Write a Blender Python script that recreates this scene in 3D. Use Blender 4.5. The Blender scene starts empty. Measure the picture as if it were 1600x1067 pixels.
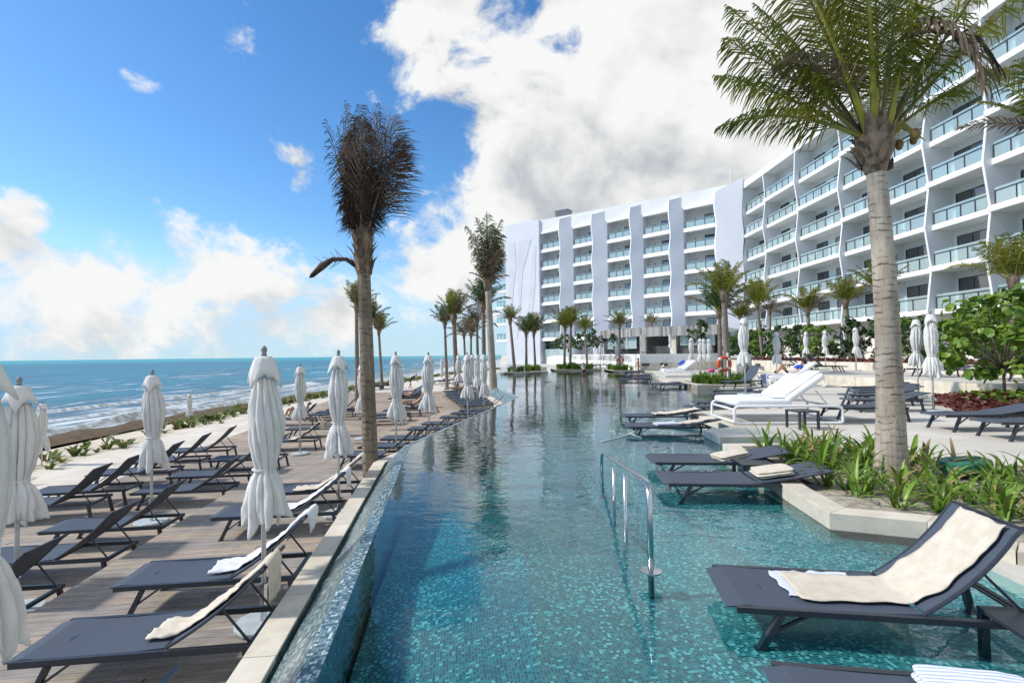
import bpy, math, random
import numpy as np
from mathutils import Vector, Matrix, noise
R = math.radians
sc = bpy.context.scene
COL = sc.collection
rnd = random.Random(7)

# ------------------------------------------------------------------ camera
F_PX = 785.0
CAM = Vector((0.0, 0.0, 1.7))
pitch, roll = R(1.51), 0.0114
fw = Vector((0, math.cos(pitch), math.sin(pitch)))
r0 = Vector((1, 0, 0)); u0 = Vector((0, -math.sin(pitch), math.cos(pitch)))
rt = r0 * math.cos(roll) - u0 * math.sin(roll)
up = u0 * math.cos(roll) + r0 * math.sin(roll)
cam_d = bpy.data.cameras.new('camera')
cam_d.sensor_width = 36.0
cam_d.lens = F_PX / 1600.0 * 36.0
cam_d.clip_start = 0.05
cam_d.clip_end = 20000
cam = bpy.data.objects.new('camera', cam_d)
COL.objects.link(cam)
m = Matrix((rt, up, -fw)).transposed().to_4x4()
m.translation = CAM
cam.matrix_world = m
sc.camera = cam

def G(px, py, z):
    d = rt * ((px - 800) / F_PX) + up * ((533.5 - py) / F_PX) + fw
    t = (z - CAM.z) / d.z
    return CAM + d * t
def P(px, py, Y):
    d = rt * ((px - 800) / F_PX) + up * ((533.5 - py) / F_PX) + fw
    return CAM + d * (Y / d.y)

# ------------------------------------------------------------------ world, sun, exposure
SUN_AZ, SUN_EL = R(-91), R(40)          # azimuth from +Y towards +X
S = Vector((math.sin(SUN_AZ) * math.cos(SUN_EL), math.cos(SUN_AZ) * math.cos(SUN_EL), math.sin(SUN_EL)))
sun_d = bpy.data.lights.new('sun', 'SUN')
sun_d.energy = 2.35
sun_d.angle = R(5.0)
sun_d.color = (1.0, 0.93, 0.82)
sun = bpy.data.objects.new('sun', sun_d)
COL.objects.link(sun)
sun.rotation_euler = S.to_track_quat('Z', 'Y').to_euler()

sc.view_settings.view_transform = 'Standard'
sc.view_settings.look = 'None'
sc.view_settings.gamma = 1.0
sc.view_settings.exposure = 0.86
sc.view_settings.use_curve_mapping = False
sc.cycles.use_denoising = True
sc.cycles.max_bounces = 8
sc.cycles.transparent_max_bounces = 16
sc.cycles.caustics_reflective = False
sc.cycles.caustics_refractive = False

W = bpy.data.worlds.new('World')
sc.world = W
W.use_nodes = True
nt = W.node_tree
nt.nodes.clear()
class NB:
    """small helper to write node graphs as expressions"""
    def __init__(s, nt): s.nt = nt
    def n(s, typ, **kw):
        nd = s.nt.nodes.new(typ)
        for k, v in kw.items(): setattr(nd, k, v)
        return nd
    def put(s, sock, v):
        if isinstance(v, bpy.types.NodeSocket): s.nt.links.new(v, sock)
        elif v is not None:
            if sock.type == 'RGBA' and not isinstance(v, (int, float)) and len(v) == 3: v = (*v, 1)
            sock.default_value = v
    def math(s, op, a, b=None, c=None, clamp=False):
        nd = s.n('ShaderNodeMath', operation=op, use_clamp=clamp)
        s.put(nd.inputs[0], a)
        if b is not None: s.put(nd.inputs[1], b)
        if c is not None: s.put(nd.inputs[2], c)
        return nd.outputs[0]
    def vmath(s, op, a, b=None):
        nd = s.n('ShaderNodeVectorMath', operation=op)
        s.put(nd.inputs[0], a)
        if b is not None:
            if op == 'SCALE': s.put(nd.inputs['Scale'], b)
            else: s.put(nd.inputs[1], b)
        return nd.outputs['Value'] if op in ('DOT_PRODUCT', 'LENGTH') else nd.outputs[0]
    def noise(s, vec, scale, detail=4, rough=0.55, dist=0.0, dim='3D'):
        nd = s.n('ShaderNodeTexNoise', noise_dimensions=dim)
        s.put(nd.inputs['Vector'], vec)
        nd.inputs['Scale'].default_value = scale
        nd.inputs['Detail'].default_value = detail
        nd.inputs['Roughness'].default_value = rough
        nd.inputs['Distortion'].default_value = dist
        return nd.outputs[0]
    def ramp(s, fac, stops, interp='LINEAR'):
        nd = s.n('ShaderNodeValToRGB')
        cr = nd.color_ramp; cr.interpolation = interp
        while len(cr.elements) < len(stops): cr.elements.new(0.5)
        for e, (p, c) in zip(cr.elements, stops):
            e.position = p
            e.color = (c, c, c, 1) if isinstance(c, (int, float)) else (*c[:3], 1)
        s.put(nd.inputs[0], fac)
        return nd.outputs[0]
    def mix(s, fac, a, b, mode='MIX'):
        nd = s.n('ShaderNodeMix', data_type='RGBA', blend_type=mode)
        s.put(nd.inputs[0], fac); s.put(nd.inputs[6], a); s.put(nd.inputs[7], b)
        return nd.outputs[2]
    def smooth(s, v, lo, hi, a=0.0, b=1.0):
        nd = s.n('ShaderNodeMapRange', interpolation_type='SMOOTHSTEP')
        s.put(nd.inputs[0], v)
        for i, q in enumerate((lo, hi, a, b)): nd.inputs[i + 1].default_value = q
        return nd.outputs[0]
    def sep(s, v):
        nd = s.n('ShaderNodeSeparateXYZ'); s.put(nd.inputs[0], v); return nd.outputs
    def comb(s, x, y, z):
        nd = s.n('ShaderNodeCombineXYZ')
        for i, q in enumerate((x, y, z)): s.put(nd.inputs[i], q)
        return nd.outputs[0]

b = NB(nt)
sky = b.n('ShaderNodeTexSky', sky_type='NISHITA')
sky.sun_disc = False
sky.sun_elevation = SUN_EL
sky.sun_rotation = SUN_AZ % (2 * math.pi)
sky.air_density = 1.0; sky.dust_density = 0.3; sky.ozone_density = 3.0
hs = b.n('ShaderNodeHueSaturation')
hs.inputs['Saturation'].default_value = 1.25
hs.inputs['Value'].default_value = 0.92
b.put(hs.inputs['Color'], sky.outputs[0])
dirv = b.n('ShaderNodeTexCoord').outputs['Generated']
sx, sy, sz = b.sep(dirv)
# clouds: soft masses in given compass directions broken up by fractal noise
def az_dir(px, py):
    d = (rt * ((px - 800) / F_PX) + up * ((533.5 - py) / F_PX) + fw)
    d.normalize(); return d
BLOBS = [  # direction of a cloud mass, angular sharpness, weight
    ((215, 435), 55, .50), ((120, 395), 130, .34), ((355, 430), 110, .36), ((300, 335), 330, .50), ((395, 395), 200, .30), ((20, 325), 1400, .74), ((0, 392), 700, .50), ((60, 470), 130, .16), ((210, 380), 200, .2),
    ((60, 535), 90, .34), ((250, 530), 90, .36), ((440, 520), 90, .40), ((-200, 500), 30, .30), ((-700, 350), 12, .30), ((600, 505), 90, .40), ((650, 455), 200, .34), ((545, 485), 420, .50),
    ((470, 262), 560, .74), ((240, 122), 1500, .66), ((375, 62), 600, .60), ((205, 135), 1500, .5), ((575, 50), 300, .46), ((690, 60), 130, .36),
    ((1000, 190), 9, .62), ((820, 300), 30, .44), ((720, 400), 50, .42), ((930, 40), 30, .30), ((1180, 120), 14, .40), ((640, 385), 300, .2), ((1380, 120), 6, .62),
    ((1500, -200), 6, .40), ((1900, 150), 6, .36), ((760, -700), 6, .3), ((300, -900), 5, .25)]
HOLES = [((690, 190), 150, .30), ((885, 78), 900, .62), ((845, 165), 900, .5), ((730, 150), 300, .20), ((780, 130), 500, .1), ((330, 200), 20, .25), ((60, 250), 60, .3)]
mask = None
FILL_CLOUDS = [(Vector((.45, -.70, .55)), 2.2, 1.35), (Vector((.95, -.1, .3)), 4.0, .8), (Vector((-.5, -.75, .25)), 6.0, .7)]   # unseen clouds added beside and behind the camera as fill light
for (pp, k, w) in BLOBS + [(p_, k_, -w_) for (p_, k_, w_) in HOLES] + FILL_CLOUDS:
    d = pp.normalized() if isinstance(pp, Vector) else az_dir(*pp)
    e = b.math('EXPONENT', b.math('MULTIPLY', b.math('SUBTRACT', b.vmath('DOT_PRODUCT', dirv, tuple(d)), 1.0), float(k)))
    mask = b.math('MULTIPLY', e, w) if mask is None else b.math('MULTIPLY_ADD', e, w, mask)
stretch = b.vmath('MULTIPLY', dirv, (1.0, 1.0, 1.25))
warp = b.n('ShaderNodeTexNoise'); warp.inputs['Scale'].default_value = 2.3; warp.inputs['Detail'].default_value = 3
b.put(warp.inputs['Vector'], stretch)
sv = b.vmath('ADD', stretch, b.vmath('SCALE', b.vmath('SUBTRACT', warp.outputs['Color'], (.5, .5, .5)), 0.22))
n1 = b.math('MULTIPLY_ADD', b.noise(sv, 13.0, 8, 0.6), .30, b.math('MULTIPLY', b.noise(sv, 4.4, 10, 0.6), .74))
n2 = b.noise(b.vmath('ADD', sv, (S.x * .03, S.y * .03, .085)), 4.4, 4, 0.5)
dens = b.math('ADD', b.math('MULTIPLY', b.math('SUBTRACT', n1, 0.52), 2.5), b.math('MULTIPLY_ADD', mask, .50, -.39))
alpha = b.smooth(dens, 0.08, 0.36)
thick = b.smooth(dens, 0.40, 1.0)
lit = b.math('MULTIPLY', b.math('SUBTRACT', n1, n2), 1.55)
shade = b.math('ADD', b.math('SUBTRACT', 1.0, b.math('MULTIPLY', thick, 0.06)), lit, clamp=False)
shade = b.math('MINIMUM', b.math('MAXIMUM', shade, 0.76), 1.12)
ccol = b.mix(b.smooth(shade, 0.72, 1.02), (0.76, 0.82, 0.89), (0.97, 0.98, 0.97))
cl = b.vmath('SCALE', ccol, b.math('MULTIPLY', shade, 4.25))
# pale marine air just above the horizon
hz = b.smooth(sz, -0.01, 0.24, 0.86, 0.0)
skyc = b.mix(hz, b.vmath('MINIMUM', hs.outputs[0], (2.4, 4.2, 6.6)), (2.9, 3.85, 4.6))
final = b.mix(alpha, skyc, cl)
bg = b.n('ShaderNodeBackground')
bg.inputs['Strength'].default_value = 0.112
b.put(bg.inputs['Color'], final)
out = b.n('ShaderNodeOutputWorld')
nt.links.new(bg.outputs[0], out.inputs[0])

# ------------------------------------------------------------------ materials
def newmat(name):
    mt = bpy.data.materials.new(name); mt.use_nodes = True
    t = mt.node_tree; t.nodes.clear()
    bb = NB(t); o = bb.n('ShaderNodeOutputMaterial')
    return mt, bb, o
def PM(name, c1, c2=None, scale=6.0, rough=0.6, bump=0.0, bscale=40.0, metal=0.0, spec=0.5, detail=5, lo=0.35, hi=0.65, translucent=0.0, per_obj=0.0, coord='Object', stretch=(1, 1, 1)):
    mt, bb, o = newmat(name)
    tc = bb.n('ShaderNodeTexCoord').outputs[coord]
    tc = bb.vmath('MULTIPLY', tc, stretch)
    pr = bb.n('ShaderNodeBsdfPrincipled')
    col = (*c1, 1)
    if c2 is not None:
        col = bb.mix(bb.smooth(bb.noise(tc, scale, detail), lo, hi), c1, c2)
    if per_obj:
        rv = bb.n('ShaderNodeObjectInfo').outputs['Random']
        h = bb.n('ShaderNodeHueSaturation')
        bb.put(h.inputs['Color'], col)
        bb.put(h.inputs['Value'], bb.math('MULTIPLY_ADD', rv, 2 * per_obj, 1 - per_obj))
        col = h.outputs[0]
    bb.put(pr.inputs['Base Color'], col)
    pr.inputs['Roughness'].default_value = rough
    pr.inputs['Metallic'].default_value = metal
    pr.inputs['Specular IOR Level'].default_value = spec
    if bump:
        bp = bb.n('ShaderNodeBump'); bp.inputs['Strength'].default_value = bump; bp.inputs['Distance'].default_value = 0.02
        bb.put(bp.inputs['Height'], bb.noise(tc, bscale, 5))
        bb.put(pr.inputs['Normal'], bp.outputs[0])
    sh = pr.outputs[0]
    if translucent:
        tr = bb.n('ShaderNodeBsdfTranslucent'); bb.put(tr.inputs['Color'], col)
        mx = bb.n('ShaderNodeMixShader'); mx.inputs[0].default_value = translucent
        bb.nt.links.new(sh, mx.inputs[1]); bb.nt.links.new(tr.outputs[0], mx.inputs[2]); sh = mx.outputs[0]
    bb.nt.links.new(sh, o.inputs[0])
    return mt

M = {}
M['white_wall'] = PM('white_render', (.80, .80, .79), (.74, .745, .75), 0.35, .75, .05, 30)
M['white_slab'] = PM('white_slab_paint', (.88, .88, .875), (.85, .85, .85), 0.8, .6)
M['relief'] = PM('white_relief', (.68, .695, .745), (.63, .645, .70), 0.5, .75)
M['warm_wall'] = PM('warm_white_wall', (.84, .82, .77), (.80, .78, .73), 0.6, .7)
M['frame_dark'] = PM('dark_metal', (.035, .045, .055), None, rough=.45)
M['charcoal'] = PM('charcoal_metal', (.030, .036, .050), (.024, .03, .042), 20, .42)
M['white_metal'] = PM('white_metal', (.80, .81, .82), None, rough=.35)
M['steel'] = PM('brushed_steel', (.62, .64, .66), (.5, .52, .55), 30, .22, metal=1.0)
M['pole'] = PM('umbrella_pole_paint', (.62, .63, .62), (.52, .53, .52), 8, .4)
M['base_plate'] = PM('pale_base', (.52, .58, .60), (.42, .48, .5), 10, .5)
M['shaded_white'] = PM('shaded_white_render', (.72, .74, .80), (.68, .70, .77), .35, .75, .05, 30)  # white render with bluish shade put into the colour, for fins and end panel
M['fabric'] = PM('white_canvas', (.90, .90, .885), (.85, .85, .84), 5, .85, .25, 120, translucent=.35)
M['towel_white'] = PM('white_terry', (.80, .81, .84), (.72, .74, .79), 14, .95, .5, 160)
M['towel_beige'] = PM('beige_terry', (.70, .64, .54), (.62, .555, .45), 9, .95, .5, 160)
M['cushion_white'] = PM('white_vinyl', (.82, .83, .84), (.78, .79, .81), 6, .55, .06, 40)
M['stone'] = PM('pale_limestone', (.70, .65, .55), (.56, .51, .42), 2.6, .8, .2, 45, coord='Object')
M['sand'] = PM('sand', (.62, .55, .45), (.50, .43, .34), 1.3, .95, .5, 12)
M['pale_sand'] = PM('pale_sand', (.68, .635, .56), (.58, .53, .455), 1.1, .95, .5, 9)
M['leaf_dark'] = PM('leaf_dark', (.030, .075, .014), (.055, .11, .02), 3, .45, translucent=.25, per_obj=.25)
M['leaf_sea_grape'] = PM('leaf_sea_grape', (.085, .175, .016), (.18, .28, .028), 2.2, .45, translucent=.3, per_obj=.15)
M['leaf_strap'] = PM('leaf_strap', (.10, .205, .018), (.18, .29, .035), 4, .38, translucent=.3, per_obj=.35)
M['leaf_palm'] = PM('leaf_palm', (.095, .14, .014), (.21, .20, .018), 1.6, .5, translucent=.45, per_obj=.3)
M['leaf_yellow'] = PM('leaf_yellow', (.15, .19, .018), (.28, .245, .025), 1.6, .45, translucent=.35, per_obj=.25)
M['leaf_dry'] = PM('leaf_dry', (.10, .072, .05), (.22, .165, .115), 2.4, .8, translucent=.1, per_obj=.35)
M['leaf_dead'] = PM('leaf_dead', (.020, .012, .009), (.075, .048, .034), 2.0, .85, translucent=.05, per_obj=.35)
M['rachis'] = PM('rachis_green', (.34, .31, .03), (.17, .19, .03), 3, .5, per_obj=.2)
M['rachis_dark'] = PM('rachis_olive', (.13, .13, .03), (.09, .085, .025), 3, .55, per_obj=.2)
M['rachis_dry'] = PM('rachis_dry', (.15, .11, .075), (.22, .17, .12), 4, .8)
M['red_leaf'] = PM('red_leaf', (.10, .018, .018), (.17, .05, .03), 5, .5, translucent=.2)
M['coconut'] = PM('coconut', (.26, .15, .03), (.15, .10, .03), 5, .5)
M['fibre'] = PM('palm_fibre', (.27, .20, .145), (.10, .07, .05), 9, .95, .6, 30, stretch=(1, 1, .25))
M['seaweed'] = PM('seaweed', (.06, .038, .016), (.125, .078, .028), 2.5, .9, .8, 8)
M['ring_orange'] = PM('life_ring_orange', (.80, .11, .04), (.72, .09, .03), 5, .45)
M['blue_cloth'] = PM('blue_cloth', (.012, .09, .48), (.01, .07, .38), 12, .8)
M['dark_cloth'] = PM('dark_cloth', (.02, .02, .025), (.035, .035, .04), 12, .85)
M['red_cloth'] = PM('red_cloth', (.55, .02, .04), (.45, .015, .03), 12, .8)
M['pink_cloth'] = PM('pink_cloth', (.85, .06, .35), (.75, .05, .28), 10, .7)
M['green_cloth'] = PM('green_cloth', (.45, .68, .35), None, rough=.8)
M['skin'] = PM('skin', (.44, .24, .16), (.38, .20, .13), 8, .55)
M['skin_tan'] = PM('skin_tan', (.42, .19, .10), (.36, .155, .08), 8, .5)
M['hair'] = PM('hair', (.018, .012, .01), None, rough=.6)
M['bins'] = PM('bin_wood', (.20, .13, .08), (.12, .08, .05), 6, .7, stretch=(1, 1, .1))
M['hose_green'] = PM('teal_plastic', (.03, .22, .16), (.02, .16, .12), 6, .45)
M['rope'] = PM('pale_rope', (.75, .76, .72), None, rough=.8)
M['soil'] = PM('planter_gravel', (.46, .42, .35), (.28, .24, .19), 9, .95, .7, 40)
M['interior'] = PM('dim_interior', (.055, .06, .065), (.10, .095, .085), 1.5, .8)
M['grey_steel'] = PM('roof_unit', (.22, .24, .26), (.17, .19, .21), 4, .5)
M['rattan'] = PM('brown_rattan', (.11, .07, .05), (.07, .045, .03), 12, .7)

def sling_mat():
    mt, bb, o = newmat('charcoal_sling')
    tc = bb.n('ShaderNodeTexCoord').outputs['Object']
    pr = bb.n('ShaderNodeBsdfPrincipled')
    x, y, z = bb.sep(tc)
    wv = bb.math('MULTIPLY', bb.math('SINE', bb.math('MULTIPLY', x, 900.0)), bb.math('SINE', bb.math('MULTIPLY', y, 900.0)))
    c = bb.mix(bb.math('MULTIPLY_ADD', wv, .25, .5), (.048, .064, .094), (.080, .100, .138))
    c = bb.mix(bb.math('MULTIPLY', bb.noise(tc, 3, 4), .5), c, (.075, .092, .122))
    bb.put(pr.inputs['Base Color'], c)
    pr.inputs['Roughness'].default_value = .68
    pr.inputs['Specular IOR Level'].default_value = .30
    bb.nt.links.new(pr.outputs[0], o.inputs[0]); return mt
M['sling'] = sling_mat()

def stripe_mat(name, base, line, period, axis=1, frac=.3):
    mt, bb, o = newmat(name)
    tc = bb.n('ShaderNodeTexCoord').outputs['Object']
    v = bb.sep(tc)[axis]
    f = bb.math('FRACT', bb.math('MULTIPLY', v, 1.0 / period))
    k = bb.math('LESS_THAN', f, frac)
    pr = bb.n('ShaderNodeBsdfPrincipled')
    bb.put(pr.inputs['Base Color'], bb.mix(k, base, line))
    pr.inputs['Roughness'].default_value = .92
    bp = bb.n('ShaderNodeBump'); bp.inputs['Strength'].default_value = .4; bp.inputs['Distance'].default_value = .01
    bb.put(bp.inputs['Height'], bb.noise(tc, 150, 3)); bb.put(pr.inputs['Normal'], bp.outputs[0])
    bb.nt.links.new(pr.outputs[0], o.inputs[0]); return mt
M['towel_stripe'] = stripe_mat('striped_terry', (.80, .81, .85), (.42, .52, .78), .028, 1, .4)
M['towel_wide'] = stripe_mat('blue_banded_terry', (.80, .81, .84), (.36, .48, .76), .24, 1, .14)

def wood_mat():
    mt, bb, o = newmat('weathered_deck_board')
    tc = bb.n('ShaderNodeTexCoord').outputs['Object']
    gx = bb.vmath('MULTIPLY', tc, (1.2, 22.0, 22.0))
    rv = bb.n('ShaderNodeObjectInfo').outputs['Random']
    gv = bb.vmath('ADD', gx, bb.comb(bb.math('MULTIPLY', rv, 40.0), 0.0, 0.0))
    n = bb.noise(gv, 1.6, 6, .65)
    c = bb.ramp(n, [(.26, (.185, .15, .12)), (.5, (.325, .275, .228)), (.74, (.44, .38, .32))])
    # board-by-board tint, also along joined boards: hash of the row
    x, y, z = bb.sep(tc)
    wn = bb.n('ShaderNodeTexWhiteNoise', noise_dimensions='1D')
    bb.put(wn.inputs['W'], bb.math('FLOOR', bb.math('MULTIPLY_ADD', y, 1 / .146, .5)))
    t = bb.math('ADD', bb.math('MULTIPLY', rv, .35), bb.math('MULTIPLY', wn.outputs[0], .35))
    h = bb.n('ShaderNodeHueSaturation'); bb.put(h.inputs['Color'], c)
    bb.put(h.inputs['Value'], bb.math('ADD', t, .72))
    bb.put(h.inputs['Saturation'], bb.math('MULTIPLY_ADD', rv, .8, .55))
    blot = bb.math('MULTIPLY', bb.smooth(bb.noise(tc, .9, 5), .35, .7, .80, 1.12), bb.smooth(bb.noise(bb.vmath('MULTIPLY', tc, (1.0, 2.5, 1)), 3.1, 6, .7), .30, .62, .80, 1.06))
    pr = bb.n('ShaderNodeBsdfPrincipled')
    bb.put(pr.inputs['Base Color'], bb.mix(1.0, h.outputs[0], bb.comb(blot, blot, blot), 'MULTIPLY'))
    pr.inputs['Roughness'].default_value = .72
    bp = bb.n('ShaderNodeBump'); bp.inputs['Strength'].default_value = .25; bp.inputs['Distance'].default_value = .004
    bb.put(bp.inputs['Height'], n); bb.put(pr.inputs['Normal'], bp.outputs[0])
    bb.nt.links.new(pr.outputs[0], o.inputs[0]); return mt
M['deck'] = wood_mat()
M['riser'] = PM('deck_riser', (.30, .15, .075), (.22, .11, .06), 5, .6, stretch=(.3, 4, 4))

def concrete_mat():
    mt, bb, o = newmat('terrace_stone')
    tc = bb.n('ShaderNodeTexCoord').outputs['Object']
    n = bb.noise(tc, .55, 8, .62); n2 = bb.noise(tc, 14, 5, .6)
    c = bb.ramp(n, [(.3, (.50, .475, .42)), (.52, (.60, .57, .51)), (.72, (.68, .65, .59))])
    c = bb.mix(bb.smooth(n2, .42, .75, 0, .35), c, (.36, .335, .29))
    x, y, z = bb.sep(tc)
    def joint(v, s):
        f = bb.math('ABSOLUTE', bb.math('SUBTRACT', bb.math('FRACT', bb.math('MULTIPLY', v, 1 / s)), .5))
        return bb.math('GREATER_THAN', f, .5 - .006 / s)
    j = bb.math('MAXIMUM', joint(x, 1.2), joint(y, 1.2))
    c = bb.mix(bb.math('MULTIPLY', j, .30), c, (.28, .26, .22))
    pr = bb.n('ShaderNodeBsdfPrincipled')
    bb.put(pr.inputs['Base Color'], c)
    pr.inputs['Roughness'].default_value = .7
    bp = bb.n('ShaderNodeBump'); bp.inputs['Strength'].default_value = .15; bp.inputs['Distance'].default_value = .005
    bb.put(bp.inputs['Height'], n2); bb.put(pr.inputs['Normal'], bp.outputs[0])
    bb.nt.links.new(pr.outputs[0], o.inputs[0]); return mt
M['terrace'] = concrete_mat()

def coping_mat():
    mt, bb, o = newmat('coping_stone')
    tc = bb.n('ShaderNodeTexCoord').outputs['Object']
    rv = bb.n('ShaderNodeObjectInfo').outputs['Random']
    tv = bb.vmath('ADD', tc, bb.comb(bb.math('MULTIPLY', rv, 30.0), 0.0, 0.0))
    n = bb.noise(tv, 3.0, 8, .65); n2 = bb.noise(tv, 42, 4, .7)
    c = bb.ramp(n, [(.3, (.50, .445, .36)), (.5, (.62, .565, .47)), (.7, (.69, .64, .55))])
    c = bb.mix(bb.smooth(n2, .6, .72, 0, .55), c, (.26, .225, .18))
    h = bb.n('ShaderNodeHueSaturation'); bb.put(h.inputs['Color'], c)
    bb.put(h.inputs['Value'], bb.math('MULTIPLY_ADD', rv, .2, .9))
    pr = bb.n('ShaderNodeBsdfPrincipled'); bb.put(pr.inputs['Base Color'], h.outputs[0])
    pr.inputs['Roughness'].default_value = .65
    bp = bb.n('ShaderNodeBump'); bp.inputs['Strength'].default_value = .35; bp.inputs['Distance'].default_value = .006
    bb.put(bp.inputs['Height'], n2); bb.put(pr.inputs['Normal'], bp.outputs[0])
    bb.nt.links.new(pr.outputs[0], o.inputs[0]); return mt
M['coping'] = coping_mat()

LA = R(7.0)                      # the beach-side rows are turned 7 degrees
EU = Vector((math.cos(LA), math.sin(LA), 0)); EV = Vector((-math.sin(LA), math.cos(LA), 0))
def L(u, v, z=0.0):
    p = EU * u + EV * v; p.z = z; return p

def mosaic_mat(name, size, dark, mid, bright, grout, g=.10, rough=.25, bias=0.0):
    mt, bb, o = newmat(name)
    tc = bb.n('ShaderNodeTexCoord').outputs['Object']
    nrm = bb.n('ShaderNodeNewGeometry').outputs['True Normal']
    rot = bb.n('ShaderNodeVectorRotate', rotation_type='Z_AXIS'); rot.inputs['Angle'].default_value = -LA
    bb.put(rot.inputs['Vector'], tc)
    rn = bb.n('ShaderNodeVectorRotate', rotation_type='Z_AXIS'); rn.inputs['Angle'].default_value = -LA
    bb.put(rn.inputs['Vector'], nrm)
    q = bb.vmath('ADD', bb.vmath('SCALE', rot.outputs[0], 1.0 / size), (.31, .27, .37))
    wn = bb.n('ShaderNodeTexWhiteNoise', noise_dimensions='3D')
    na = bb.vmath('ABSOLUTE', rn.outputs[0])
    flat = bb.vmath('MULTIPLY', q, bb.vmath('SUBTRACT', (1, 1, 1), bb.vmath('FLOOR', bb.vmath('ADD', na, (.2, .2, .2)))))
    bb.put(wn.inputs['Vector'], bb.vmath('FLOOR', flat))
    big = bb.noise(tc, 1.3, 4, .6)
    val = bb.math('ADD', bb.math('MULTIPLY', bb.math('SUBTRACT', big, .5), .5), bb.math('ADD', wn.outputs[0], bias))
    c = bb.ramp(val, [(.05, dark), (.35, dark), (.55, mid), (.82, mid), (.98, bright)])
    fr = bb.vmath('FRACTION', q)
    fs = bb.sep(fr); ns = bb.sep(na)
    gm = None
    for i in range(3):
        k = bb.math('MULTIPLY', bb.math('LESS_THAN', fs[i], g), bb.math('LESS_THAN', ns[i], .8))
        gm = k if gm is None else bb.math('MAXIMUM', gm, k)
    pr = bb.n('ShaderNodeBsdfPrincipled')
    bb.put(pr.inputs['Base Color'], bb.mix(gm, c, grout))
    pr.inputs['Roughness'].default_value = rough
    bb.nt.links.new(pr.outputs[0], o.inputs[0]); return mt
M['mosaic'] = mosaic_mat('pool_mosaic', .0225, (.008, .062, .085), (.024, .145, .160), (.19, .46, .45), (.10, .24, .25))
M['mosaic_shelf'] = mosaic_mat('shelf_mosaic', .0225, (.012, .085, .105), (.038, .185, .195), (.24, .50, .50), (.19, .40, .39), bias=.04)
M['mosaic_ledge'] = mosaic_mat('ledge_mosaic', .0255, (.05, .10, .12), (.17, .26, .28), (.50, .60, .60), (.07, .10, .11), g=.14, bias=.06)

def water_mat(name, tint, bscale, bstr, f0=1.0, foam=False):
    mt, bb, o = newmat(name)
    tc = bb.n('ShaderNodeTexCoord').outputs['Object']
    bp = bb.n('ShaderNodeBump'); bp.inputs['Strength'].default_value = bstr; bp.inputs['Distance'].default_value = .03
    a = bb.noise(bb.vmath('MULTIPLY', tc, (.7, 1.15, 1)), bscale, 3, .5, .6)
    c_ = bb.noise(tc, bscale * .28, 2, .5)
    calm = bb.smooth(bb.noise(tc, .16, 2), .38, .62, .35, 1.25)
    bb.put(bp.inputs['Height'], bb.math('MULTIPLY', bb.math('MULTIPLY_ADD', c_, 1.6, a), calm))
    lw_ = bb.n('ShaderNodeLayerWeight'); lw_.inputs['Blend'].default_value = .5; bb.put(lw_.inputs['Normal'], bp.outputs[0])
    fre = bb.math('MULTIPLY_ADD', bb.math('POWER', lw_.outputs['Facing'], 5.0), .98, .021)
    tr = bb.n('ShaderNodeBsdfTransparent'); tr.inputs['Color'].default_value = (*tint, 1)
    gl = bb.n('ShaderNodeBsdfGlossy'); gl.inputs['Roughness'].default_value = .015
    bb.put(gl.inputs['Normal'], bp.outputs[0])
    mx = bb.n('ShaderNodeMixShader')
    bb.put(mx.inputs[0], bb.math('MULTIPLY', fre, f0, clamp=True))
    bb.nt.links.new(tr.outputs[0], mx.inputs[1]); bb.nt.links.new(gl.outputs[0], mx.inputs[2])
    bb.nt.links.new(mx.outputs[0], o.inputs[0]); return mt
M['pool_water'] = water_mat('pool_water', (.66, .93, .96), 4.2, .26, 1.4)
M['trough_water'] = water_mat('trough_water', (.62, .85, .88), 6, .3, 1.0)

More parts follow.
